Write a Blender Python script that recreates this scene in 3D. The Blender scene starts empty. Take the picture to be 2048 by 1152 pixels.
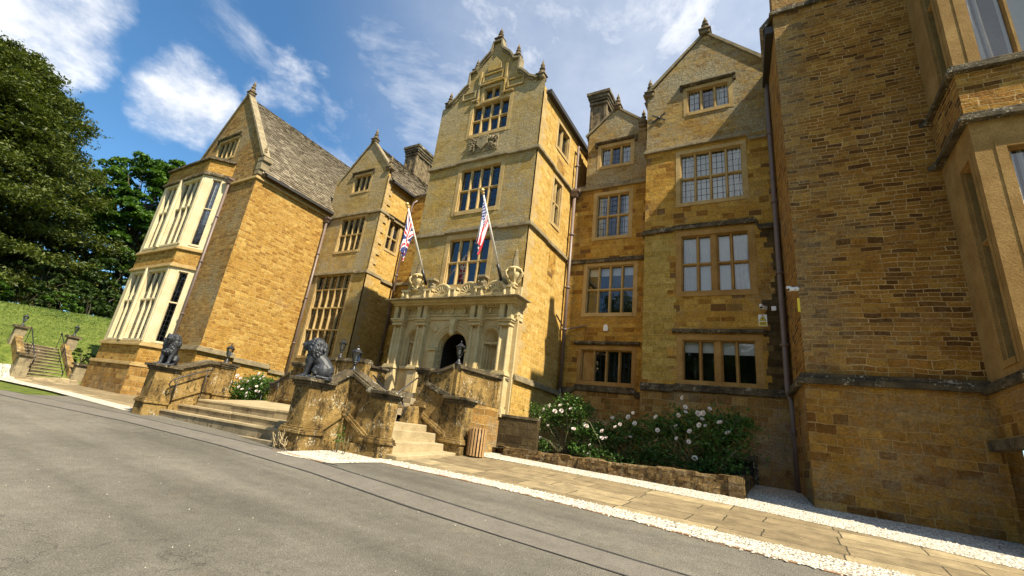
import bpy, bmesh, math, random
import numpy as np
from mathutils import Vector, Matrix
from mathutils.geometry import tessellate_polygon
R = math.radians
sc = bpy.context.scene
COL = sc.collection
rnd = random.Random(7)

# ------------------------------------------------------------------ camera
cam = bpy.data.objects.new('camera', bpy.data.cameras.new('camera')); COL.objects.link(cam)
sc.camera = cam
cam.data.sensor_width = 36.0
cam.data.lens = 936.1 / 2048 * 36
cam.data.shift_x = 78.4 / 2048
cam.data.shift_y = -40.6 / 2048
cam.data.clip_start = 0.05; cam.data.clip_end = 3000
ya, pi_, ro = 0.6137, 0.3354, 0.1498
fw = Vector((-math.sin(ya) * math.cos(pi_), math.cos(ya) * math.cos(pi_), math.sin(pi_)))
r0 = Vector((math.cos(ya), math.sin(ya), 0)); u0 = r0.cross(fw)
rt = math.cos(ro) * r0 + math.sin(ro) * u0; up = -math.sin(ro) * r0 + math.cos(ro) * u0
cam.matrix_world = Matrix(((rt.x, up.x, -fw.x, 0), (rt.y, up.y, -fw.y, 0), (rt.z, up.z, -fw.z, 0), (0, 0, 0, 1)))

# ------------------------------------------------------------------ sun and sky
EL, AZ = R(52), R(105)            # azimuth clockwise from +Y
sdir = Vector((math.sin(AZ) * math.cos(EL), math.cos(AZ) * math.cos(EL), math.sin(EL)))
sun = bpy.data.objects.new('sun', bpy.data.lights.new('sun', 'SUN')); COL.objects.link(sun)
sun.data.energy = 4.8; sun.data.angle = R(0.53); sun.data.color = (1.0, 0.895, 0.70)
sun.rotation_euler = sdir.to_track_quat('Z', 'Y').to_euler(); sun.location = (30, -10, 40)

def nd(nt, t, **k):
    n = nt.nodes.new(t)
    for a, b in k.items():
        if a.startswith('i_'): n.inputs[a[2:].replace('_', ' ')].default_value = b
        elif a[0] == 'n' and a[1:].isdigit(): n.inputs[int(a[1:])].default_value = b
        else: setattr(n, a, b)
    return n
def ln(nt, a, b, i=0, o=0):
    nt.links.new(a.outputs[o] if not hasattr(a, 'is_output') else a, b.inputs[i])
def math_(nt, op, a, b=None, c=None, clamp=False):
    n = nt.nodes.new('ShaderNodeMath'); n.operation = op; n.use_clamp = clamp
    for k, x in enumerate((a, b, c)):
        if x is None: continue
        if isinstance(x, (int, float)): n.inputs[k].default_value = x
        else: nt.links.new(x, n.inputs[k])
    return n.outputs[0]
def mixc(nt, f, a, b, mode='MIX'):
    n = nt.nodes.new('ShaderNodeMix'); n.data_type = 'RGBA'; n.blend_type = mode
    for k, x in ((0, f), (6, a), (7, b)):
        if isinstance(x, (int, float)): n.inputs[k].default_value = x
        elif isinstance(x, tuple): n.inputs[k].default_value = (*x[:3], 1)
        else: nt.links.new(x, n.inputs[k])
    return n.outputs[2]
def ramp(nt, f, stops, interp='LINEAR'):
    n = nt.nodes.new('ShaderNodeValToRGB'); n.color_ramp.interpolation = interp
    e = n.color_ramp.elements
    while len(e) < len(stops): e.new(0.5)
    for q, (p, c) in zip(e, stops):
        q.position = p; q.color = (*c[:3], 1) if isinstance(c, tuple) else (c, c, c, 1)
    nt.links.new(f, n.inputs[0]); return n.outputs[0]
def noise(nt, vec, scale, detail=4, rough=.55, dist=0, col=False):
    n = nt.nodes.new('ShaderNodeTexNoise'); n.inputs['Scale'].default_value = scale
    n.inputs['Detail'].default_value = detail; n.inputs['Roughness'].default_value = rough
    n.inputs['Distortion'].default_value = dist
    if vec is not None: nt.links.new(vec, n.inputs['Vector'])
    return n.outputs[1 if col else 0]
def maprange(nt, v, a, b, c=0., d=1., smooth=True):
    n = nt.nodes.new('ShaderNodeMapRange'); n.interpolation_type = 'SMOOTHSTEP' if smooth else 'LINEAR'
    nt.links.new(v, n.inputs[0])
    for k, x in enumerate((a, b, c, d)): n.inputs[k + 1].default_value = x
    return n.outputs[0]

w = bpy.data.worlds.new('World'); sc.world = w; w.use_nodes = True
nt = w.node_tree; nt.nodes.clear()
sky = nd(nt, 'ShaderNodeTexSky', sky_type='NISHITA', sun_disc=False, sun_elevation=EL, sun_rotation=AZ,
         altitude=100, air_density=1.0, dust_density=0.5, ozone_density=2.5)
tc = nt.nodes.new('ShaderNodeTexCoord'); dv = tc.outputs['Generated']
def cone(d, r_in, r_out, amp):
    n = nd(nt, 'ShaderNodeVectorMath', operation='DOT_PRODUCT'); nt.links.new(dv, n.inputs[0])
    v = Vector(d).normalized(); n.inputs[1].default_value = v
    return math_(nt, 'MULTIPLY', maprange(nt, n.outputs['Value'], math.cos(R(r_out)), math.cos(R(r_in))), amp)
wv = nd(nt, 'ShaderNodeVectorMath', operation='MULTIPLY'); nt.links.new(dv, wv.inputs[0]); wv.inputs[1].default_value = (1, 1, 1.7)
n1 = noise(nt, wv.outputs[0], 4.6, 11, .63, .1)
n2 = noise(nt, wv.outputs[0], 12, 7, .6, .25)
puff = None
for d, a, b, s in (((-.880, .06, .495), 2, 9.5, .95), ((-.862, .19, .48), 0, 5, .35), ((-.842, .262, .472), 1, 7.5, .95), ((-.872, .245, .43), 0, 4, .35),
                   ((-.75, .36, .545), 0, 6.5, .74), ((-.705, .40, .585), 0, 5, .45)):
    c = cone(d, a, b, s); puff = c if puff is None else math_(nt, 'MAXIMUM', puff, c)
f1 = math_(nt, 'ADD', math_(nt, 'MULTIPLY', math_(nt, 'SUBTRACT', n1, .5), 2.2), math_(nt, 'MULTIPLY', math_(nt, 'SUBTRACT', n2, .5), .8))
f1 = math_(nt, 'ADD', f1, math_(nt, 'MULTIPLY', puff, 1.25))
f1 = maprange(nt, f1, .52, 1.35, 0, .97)
f1 = math_(nt, 'MULTIPLY', f1, maprange(nt, puff, .02, .3))
wv2 = nd(nt, 'ShaderNodeVectorMath', operation='MULTIPLY'); nt.links.new(dv, wv2.inputs[0]); wv2.inputs[1].default_value = (1.6, .8, 1.9)
wsp = math_(nt, 'MAXIMUM', cone((-.58, .46, .67), 6, 22, 1.0), cone((-.25, .66, .70), 8, 26, .9))
f2 = maprange(nt, math_(nt, 'ADD', noise(nt, wv2.outputs[0], 2.4, 10, .64, .35), math_(nt, 'MULTIPLY', wsp, .10)), .50, .80, 0, .75)
f2 = math_(nt, 'MULTIPLY', f2, maprange(nt, wsp, .02, .6))
back = cone((.2, -.88, .46), 14, 34, .95)  # unseen cloud behind the camera, added to whiten the window reflections
haze_and_back = math_(nt, 'MAXIMUM', cone((.12, .72, .6), 10, 58, .40), math_(nt, 'MULTIPLY', back, maprange(nt, n1, .15, .42)))
cf = math_(nt, 'MAXIMUM', f1, math_(nt, 'MAXIMUM', f2, haze_and_back))
shade = mixc(nt, maprange(nt, n1, .35, .75), (6.0, 6.2, 6.6), (8.8, 8.7, 8.6))
skyc = mixc(nt, 1.0, sky.outputs[0], (.70, 1.08, 1.22), 'MULTIPLY')
out = mixc(nt, cf, skyc, shade)
bg = nd(nt, 'ShaderNodeBackground'); nt.links.new(out, bg.inputs[0]); bg.inputs[1].default_value = 0.075
wo = nd(nt, 'ShaderNodeOutputWorld'); ln(nt, bg, wo)
sc.view_settings.view_transform = 'Standard'; sc.view_settings.look = 'None'
sc.view_settings.exposure = 1.12; sc.view_settings.gamma = 1.0; sc.view_settings.use_curve_mapping = False
sc.render.engine = 'CYCLES'
sc.cycles.max_bounces = 7; sc.cycles.diffuse_bounces = 3; sc.cycles.glossy_bounces = 3
sc.cycles.transmission_bounces = 3; sc.cycles.transparent_max_bounces = 12
sc.cycles.caustics_reflective = False; sc.cycles.caustics_refractive = False
sc.cycles.use_denoising = True

# ------------------------------------------------------------------ materials
def newmat(name):
    m = bpy.data.materials.new(name); m.use_nodes = True
    t = m.node_tree; p = t.nodes['Principled BSDF']
    return m, t, p
def uvvec(t, seed=0., sx=1., sy=1.):
    c = t.nodes.new('ShaderNodeTexCoord'); m = t.nodes.new('ShaderNodeMapping')
    m.inputs['Location'].default_value = (seed, seed * .7, seed * .3); m.inputs['Scale'].default_value = (sx, sy, 1)
    t.links.new(c.outputs['UV'], m.inputs[0]); return m.outputs[0]
def objvec(t):
    c = t.nodes.new('ShaderNodeTexCoord'); return c.outputs['Object']
def bumped(t, p, h, strength=.4, dist=.02):
    b = nd(t, 'ShaderNodeBump'); b.inputs['Strength'].default_value = strength; b.inputs['Distance'].default_value = dist
    t.links.new(h, b.inputs['Height']); t.links.new(b.outputs[0], p.inputs['Normal'])
def stone(name, cols, mortar, bw, bh, ms=.012, warp=.03, grey=(0, 0), gcol=(.33, .30, .23), dirt=.35, bump=.6, seed=0., rowvar=.5, odd=None, edge=None):
    m, t, p = newmat(name)
    v = uvvec(t, seed)
    sep = nd(t, 'ShaderNodeSeparateXYZ'); t.links.new(v, sep.inputs[0])
    wn = noise(t, v, 2.3, 3, .5, col=True)
    ws = nd(t, 'ShaderNodeVectorMath', operation='SUBTRACT'); t.links.new(wn, ws.inputs[0]); ws.inputs[1].default_value = (.5, .5, .5)
    wsc = nd(t, 'ShaderNodeVectorMath', operation='SCALE'); t.links.new(ws.outputs[0], wsc.inputs[0]); wsc.inputs['Scale'].default_value = warp * 2
    vc = nd(t, 'ShaderNodeCombineXYZ'); t.links.new(sep.outputs[1], vc.inputs[1])
    rv = noise(t, vc.outputs[0], 1.1 / (bh * 6), 2, .5)
    vy = math_(t, 'ADD', sep.outputs[1], math_(t, 'MULTIPLY', math_(t, 'SUBTRACT', rv, .5), bh * 6 * rowvar))
    row = math_(t, 'FLOOR', math_(t, 'DIVIDE', vy, bh))
    rc = nd(t, 'ShaderNodeTexWhiteNoise', noise_dimensions='1D'); t.links.new(row, rc.inputs['W'])
    ux = math_(t, 'MULTIPLY', sep.outputs[0], math_(t, 'ADD', .72, math_(t, 'MULTIPLY', rc.outputs[0], .62)))
    ux = math_(t, 'ADD', ux, math_(t, 'MULTIPLY', rc.outputs[0], 3.7))
    cc = nd(t, 'ShaderNodeCombineXYZ'); t.links.new(ux, cc.inputs[0]); t.links.new(vy, cc.inputs[1])
    va = nd(t, 'ShaderNodeVectorMath', operation='ADD'); t.links.new(cc.outputs[0], va.inputs[0]); t.links.new(wsc.outputs[0], va.inputs[1])
    br = nd(t, 'ShaderNodeTexBrick', offset=.5, offset_frequency=2, squash=.7, squash_frequency=3)
    t.links.new(va.outputs[0], br.inputs['Vector'])
    for k, x in (('Color1', (0, 0, 0, 1)), ('Color2', (1, 1, 1, 1)), ('Mortar', (.5, .5, .5, 1)), ('Scale', 1.), ('Mortar Size', ms), ('Mortar Smooth', .25), ('Bias', 0.), ('Brick Width', bw), ('Row Height', bh)):
        br.inputs[k].default_value = x
    n = len(cols)
    base = ramp(t, br.outputs['Color'], [((i + .5) / n, c) for i, c in enumerate(cols)])
    fine = noise(t, v, 26, 5, .65); mid = noise(t, v, 5.5, 5, .6); big = noise(t, v, .55, 5, .6)
    base = mixc(t, 1., base, ramp(t, fine, [(.3, .52), (.7, 1.36)]), 'MULTIPLY')
    base = mixc(t, 1., base, ramp(t, mid, [(.28, .72), (.72, 1.2)]), 'MULTIPLY')
    mo = mixc(t, 1., mortar, ramp(t, fine, [(.3, .8), (.7, 1.15)]), 'MULTIPLY')
    mfac = math_(t, 'MULTIPLY', br.outputs['Fac'], maprange(t, noise(t, v, 1.4, 3), .3, .62, .25, 1.))
    c = mixc(t, mfac, base, mo)
    if odd:      # scattered darker ironstone blocks
        oc, th = odd
        c = mixc(t, math_(t, 'MULTIPLY', maprange(t, br.outputs['Color'], th, th + .03), math_(t, 'SUBTRACT', 1., br.outputs['Fac'])), c, oc)
    if grey[0] > 0:
        gsum = math_(t, 'ADD', math_(t, 'MULTIPLY', big, .65), math_(t, 'MULTIPLY', noise(t, v, 7, 8, .72), .5))
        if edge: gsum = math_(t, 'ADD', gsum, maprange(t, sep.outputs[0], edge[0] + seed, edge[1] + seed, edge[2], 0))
        g = maprange(t, gsum, grey[1], grey[1] + .22, 0, grey[0])
        gc = mixc(t, maprange(t, noise(t, v, 17, 8, .78), .40, .66), tuple(x * .62 for x in gcol), tuple(min(.62, x * 1.65) for x in gcol))
        c = mixc(t, g, c, gc)
    st = noise(t, uvvec(t, seed + 3, 2.6, .38), 1.0, 5, .65)
    c = mixc(t, maprange(t, st, .56, .78, 0, dirt), c, (.075, .058, .036))
    t.links.new(c, p.inputs['Base Color']); p.inputs['Roughness'].default_value = .93
    p.inputs['Specular IOR Level'].default_value = .15
    h = math_(t, 'ADD', math_(t, 'MULTIPLY', br.outputs['Fac'], -.8), math_(t, 'ADD', math_(t, 'MULTIPLY', mid, .9), math_(t, 'MULTIPLY', fine, .55)))
    h = math_(t, 'ADD', h, math_(t, 'MULTIPLY', br.outputs['Color'], .45))
    bumped(t, p, h, bump, .035)
    return m
def plainstone(name, a, b, dark=None, dthr=.6, white=None, wthr=.66, bump=.35, scale=1., rough=.9):
    m, t, p = newmat(name); v = objvec(t)
    c = mixc(t, maprange(t, noise(t, v, 2.2 * scale, 6, .6), .3, .7), a, b)
    fine = noise(t, v, 34 * scale, 5, .65)
    c = mixc(t, 1., c, ramp(t, fine, [(.3, .72), (.7, 1.2)]), 'MULTIPLY')
    if dark: c = mixc(t, maprange(t, noise(t, v, 3.1 * scale, 9, .72, .4), dthr, dthr + .12, 0, .85), c, dark)
    if white: c = mixc(t, maprange(t, math_(t, 'ADD', math_(t, 'MULTIPLY', noise(t, v, 15 * scale, 6, .7), .6), math_(t, 'MULTIPLY', noise(t, v, 2.4 * scale, 4), .4)), wthr - .08, wthr, 0, .9), c, white)
    t.links.new(c, p.inputs['Base Color']); p.inputs['Roughness'].default_value = rough
    p.inputs['Specular IOR Level'].default_value = .2
    bumped(t, p, math_(t, 'ADD', fine, noise(t, v, 7 * scale, 6, .65)), bump, .025)
    return m
def plain(name, c, rough=.6, metal=0., var=.15, scale=6., bump=0.):
    m, t, p = newmat(name); v = objvec(t)
    n = noise(t, v, scale, 5, .6)
    cc = mixc(t, 1., c, ramp(t, n, [(.3, 1 - var), (.7, 1 + var)]), 'MULTIPLY')
    t.links.new(cc, p.inputs['Base Color']); p.inputs['Roughness'].default_value = rough; p.inputs['Metallic'].default_value = metal
    if bump: bumped(t, p, noise(t, v, scale * 5, 5, .6), bump, .01)
    return m
M = {}
M['iron'] = stone('orange ironstone rubble', [(.27, .135, .027), (.41, .235, .050), (.33, .175, .037), (.48, .305, .085), (.38, .21, .047)], (.55, .39, .16), .35, .128, .009, .045, (.30, .62), (.36, .31, .20), .25, .8, 1.3)
M['iron_grey'] = stone('weathered ironstone', [(.20, .105, .03), (.33, .19, .05), (.27, .145, .038), (.38, .235, .075)], (.36, .26, .12), .40, .15, .010, .045, (.85, .50), (.27, .225, .13), .35, .9, 3.3)
M['ashlar'] = stone('yellow ashlar', [(.35, .225, .055), (.41, .275, .078), (.45, .315, .105), (.38, .24, .062)], (.32, .225, .085), .62, .27, .008, .012, (.85, .50), (.31, .275, .19), .28, .55, 5.1, .3)
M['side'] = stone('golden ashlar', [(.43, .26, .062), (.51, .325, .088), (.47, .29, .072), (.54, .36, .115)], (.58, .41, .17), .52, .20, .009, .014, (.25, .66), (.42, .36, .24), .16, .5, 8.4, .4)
M['ochre'] = stone('ochre coursed ironstone', [(.25, .12, .02), (.40, .225, .04), (.45, .27, .055), (.36, .185, .03), (.50, .315, .07)], (.38, .24, .07), .44, .19, .010, .02, (.65, .575), (.27, .235, .15), .42, .7, 11.7, .45, ((.15, .075, .022), .92))
M['ochre_grey'] = stone('greyed ochre stone', [(.24, .135, .035), (.34, .21, .055), (.38, .25, .075), (.30, .175, .042)], (.32, .23, .10), .46, .19, .010, .025, (.9, .47), (.30, .265, .175), .4, .8, 12.9, .45)
M['ashlar_grey'] = stone('lichened ashlar', [(.33, .225, .07), (.38, .265, .09), (.42, .30, .12), (.36, .24, .075)], (.30, .23, .11), .60, .26, .007, .012, (.85, .46), (.335, .275, .165), .34, .6, 6.3, .3)
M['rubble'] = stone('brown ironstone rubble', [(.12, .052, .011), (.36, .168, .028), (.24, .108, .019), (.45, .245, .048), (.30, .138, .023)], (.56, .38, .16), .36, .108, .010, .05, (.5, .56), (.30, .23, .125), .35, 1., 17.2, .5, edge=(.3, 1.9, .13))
M['rubble_low'] = stone('brown ironstone plinth', [(.17, .077, .015), (.35, .180, .034), (.26, .127, .024), (.43, .245, .052), (.30, .155, .029)], (.44, .29, .11), .50, .19, .010, .05, (.8, .52), (.27, .205, .115), .35, 1., 19.4, .5)
M['oldbase'] = stone('weathered ironstone base', [(.21, .11, .028), (.36, .205, .055), (.28, .15, .04), (.40, .25, .08)], (.38, .27, .12), .46, .21, .012, .04, (.7, .54), (.25, .225, .165), .5, 1., 23.1, .5)
M['yellow_ashlar'] = stone('yellow ochre ashlar', [(.33, .225, .05), (.40, .28, .072), (.36, .245, .058), (.44, .32, .09)], (.44, .33, .13), .52, .2, .009, .012, (.3, .62), (.33, .28, .17), .2, .5, 29.3, .2)
M['dress'] = plainstone('dressed stone', (.37, .25, .10), (.48, .35, .16), (.14, .10, .055), .66, bump=.25)
M['brownfr'] = plainstone('brown dressed stone', (.28, .16, .048), (.39, .24, .082), (.09, .06, .03), .62, bump=.3)
M['cream'] = plainstone('cream limestone', (.55, .45, .27), (.64, .55, .36), (.3, .22, .11), .68, bump=.15)
M['portal'] = plainstone('carved cream limestone', (.45, .345, .165), (.57, .46, .255), (.14, .115, .075), .63, (.6, .56, .44), .7, .3)
M['stair'] = plainstone('lichened stair stone', (.19, .125, .045), (.40, .28, .105), (.035, .028, .018), .51, (.62, .54, .38), .60, .9, 1.5)
def lichened(name, a, b):
    m, t, p = newmat(name); v = objvec(t)
    mp = nd(t, 'ShaderNodeMapping'); mp.inputs['Scale'].default_value = (4.2, 4.2, 1.1); t.links.new(v, mp.inputs[0]); sv = mp.outputs[0]
    c = mixc(t, maprange(t, noise(t, v, 1.7, 7, .65), .32, .68), a, b)
    c = mixc(t, 1., c, ramp(t, noise(t, v, 40, 5, .7), [(.3, .55), (.7, 1.3)]), 'MULTIPLY')
    d = math_(t, 'ADD', math_(t, 'MULTIPLY', noise(t, sv, 1., 8, .7), .62), math_(t, 'MULTIPLY', noise(t, v, 12, 6, .75), .40))
    c = mixc(t, maprange(t, d, .485, .60, 0, .9), c, (.034, .026, .014))
    wn = math_(t, 'ADD', math_(t, 'MULTIPLY', noise(t, v, 21, 6, .75), .62), math_(t, 'MULTIPLY', noise(t, v, 3.1, 5), .38))
    c = mixc(t, maprange(t, wn, .565, .61, 0, .85), c, (.56, .50, .36))
    t.links.new(c, p.inputs['Base Color']); p.inputs['Roughness'].default_value = .95; p.inputs['Specular IOR Level'].default_value = .15
    bumped(t, p, math_(t, 'ADD', noise(t, v, 30, 6, .7), noise(t, v, 8, 6, .65)), .9, .03); return m
M['stair'] = lichened('lichened stair stone', (.17, .105, .034), (.37, .245, .085))
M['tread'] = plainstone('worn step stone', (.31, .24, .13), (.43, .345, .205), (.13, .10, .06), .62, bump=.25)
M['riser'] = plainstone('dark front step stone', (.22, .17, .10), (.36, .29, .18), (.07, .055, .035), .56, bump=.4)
M['moss'] = plainstone('mossy coping', (.05, .04, .025), (.15, .115, .065), (.02, .017, .012), .54, (.52, .47, .35), .63, .9, 1.5)
M['sooty'] = plainstone('sooty chimney stone', (.12, .085, .045), (.24, .18, .10), (.035, .028, .02), .5, (.34, .30, .22), .68, .5, 1.4)
M['cop'] = plainstone('weathered coping', (.20, .16, .095), (.32, .26, .155), (.085, .07, .048), .54, (.45, .42, .33), .68, .5, 1.4)
M['lead'] = plain('lead flashing', (.16, .165, .18), .5, 0, .2)
M['pipe'] = plain('painted downpipe', (.155, .11, .092), .45, 0, .1)
M['gutter'] = plain('dark gutter', (.03, .026, .024), .6)
M['iron_black'] = plain('black painted iron', (.016, .016, .018), .42, 0, .3)
M['bronze'] = plain('dark bronze', (.028, .031, .036), .52, 0, .45, 12, .4)
M['dark'] = plain('dim room', (.018, .015, .013), .95)
M['cloth'] = plain('white curtain', (.68, .68, .68), .9, 0, .06)
M['blind'] = plain('pale blind', (.70, .71, .72), .9, 0, .05)
M['white'] = plain('white plastic', (.78, .78, .78), .35, 0, .05)
M['yellow'] = plain('sign yellow', (.75, .58, .02), .4, 0, .05)
M['black'] = plain('black print', (.012, .012, .012), .5)
M['wood'] = plain('slat timber', (.40, .24, .10), .6, 0, .25, 14, .2)
M['soil'] = plain('bed soil', (.035, .026, .018), .95, 0, .4, 20, 1.)
M['bark'] = plain('bark', (.085, .065, .045), .95, 0, .4, 10, .8)
M['stem'] = plain('green stem', (.13, .12, .055), .7, 0, .3)
M['petal'] = plain('white rose petal', (.80, .72, .66), .6, 0, .08)
M['flagwhite'] = plain('flag white', (.72, .72, .72), .8, 0, .05)
M['flagred'] = plain('flag red', (.52, .025, .045), .8, 0, .08)
M['flagblue'] = plain('flag blue', (.022, .035, .16), .8, 0, .08)
M['pole'] = plain('flagpole paint', (.62, .60, .55), .4, 0, .08)
M['gold'] = plain('gilt ball', (.55, .38, .14), .35, .6)

def glassmat(name, lead=None, tint=.97, ring=False):
    m, t, p = newmat(name); t.nodes.remove(p); o = t.nodes['Material Output']
    tr = nd(t, 'ShaderNodeBsdfTransparent'); tr.inputs[0].default_value = (tint * .93, tint * .97, tint, 1)
    gl = nd(t, 'ShaderNodeBsdfGlossy'); gl.inputs['Roughness'].default_value = .03; gl.inputs[0].default_value = (.92, .96, 1, 1)
    wob = noise(t, uvvec(t), 3.5, 2); b = nd(t, 'ShaderNodeBump'); b.inputs['Strength'].default_value = .06; b.inputs['Distance'].default_value = .05
    t.links.new(wob, b.inputs['Height']); t.links.new(b.outputs[0], gl.inputs['Normal'])
    fr = nd(t, 'ShaderNodeFresnel'); fr.inputs[0].default_value = 1.52
    mx = nd(t, 'ShaderNodeMixShader'); t.links.new(math_(t, 'ADD', math_(t, 'MULTIPLY', fr.outputs[0], 1.0), .05, clamp=True), mx.inputs[0]); ln(t, tr, mx, 1); ln(t, gl, mx, 2)
    last = mx
    if lead:
        br = nd(t, 'ShaderNodeTexBrick', offset=0., squash=1.); t.links.new(uvvec(t, .03), br.inputs['Vector'])
        for k, x in (('Scale', 1.), ('Mortar Size', .009), ('Mortar Smooth', 0.), ('Brick Width', lead[0]), ('Row Height', lead[1])): br.inputs[k].default_value = x
        df = nd(t, 'ShaderNodeBsdfDiffuse'); df.inputs[0].default_value = (.03, .03, .032, 1)
        m2 = nd(t, 'ShaderNodeMixShader'); t.links.new(br.outputs['Fac'], m2.inputs[0]); ln(t, mx, m2, 1); ln(t, df, m2, 2); last = m2
    ln(t, last, o); return m
M['glass'] = glassmat('window glass')
M['leaded'] = glassmat('leaded glass', (.17, .25))
M['lantern'] = glassmat('lantern glass', None, .95)

def roofmat(name, cols, bw, bh, seed):
    m, t, p = newmat(name); v = uvvec(t, seed)
    wn = nd(t, 'ShaderNodeVectorMath', operation='SCALE'); t.links.new(noise(t, v, 3, 3, col=True), wn.inputs[0]); wn.inputs['Scale'].default_value = .05
    va = nd(t, 'ShaderNodeVectorMath', operation='ADD'); t.links.new(v, va.inputs[0]); t.links.new(wn.outputs[0], va.inputs[1])
    br = nd(t, 'ShaderNodeTexBrick', offset=.5, squash=.8, squash_frequency=2); t.links.new(va.outputs[0], br.inputs['Vector'])
    for k, x in (('Color1', (0, 0, 0, 1)), ('Color2', (1, 1, 1, 1)), ('Mortar', (.3, .3, .3, 1)), ('Scale', 1.), ('Mortar Size', .011), ('Mortar Smooth', .3), ('Brick Width', bw), ('Row Height', bh)): br.inputs[k].default_value = x
    c = ramp(t, br.outputs['Color'], [((i + .5) / len(cols), x) for i, x in enumerate(cols)])
    c = mixc(t, 1., c, ramp(t, noise(t, v, 18, 6, .7), [(.3, .55), (.7, 1.4)]), 'MULTIPLY')
    c = mixc(t, maprange(t, noise(t, v, 1.2, 6, .65), .5, .7, 0, .5), c, (.12, .095, .06))
    c = mixc(t, math_(t, 'MULTIPLY', br.outputs['Fac'], .85), c, (.03, .024, .018))
    t.links.new(c, p.inputs['Base Color']); p.inputs['Roughness'].default_value = .95
    sep = nd(t, 'ShaderNodeSeparateXYZ'); t.links.new(va.outputs[0], sep.inputs[0])
    saw = math_(t, 'FRACT', math_(t, 'DIVIDE', sep.outputs[1], bh))
    h = math_(t, 'ADD', math_(t, 'MULTIPLY', saw, -1.0), math_(t, 'MULTIPLY', br.outputs['Color'], .7))
    h = math_(t, 'ADD', h, noise(t, v, 12, 5, .6)); bumped(t, p, h, 1., .05)
    return m
M['slate'] = roofmat('stone slates', [(.15, .12, .075), (.28, .23, .155), (.20, .16, .10), (.34, .29, .21)], .26, .17, 2.)

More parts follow.
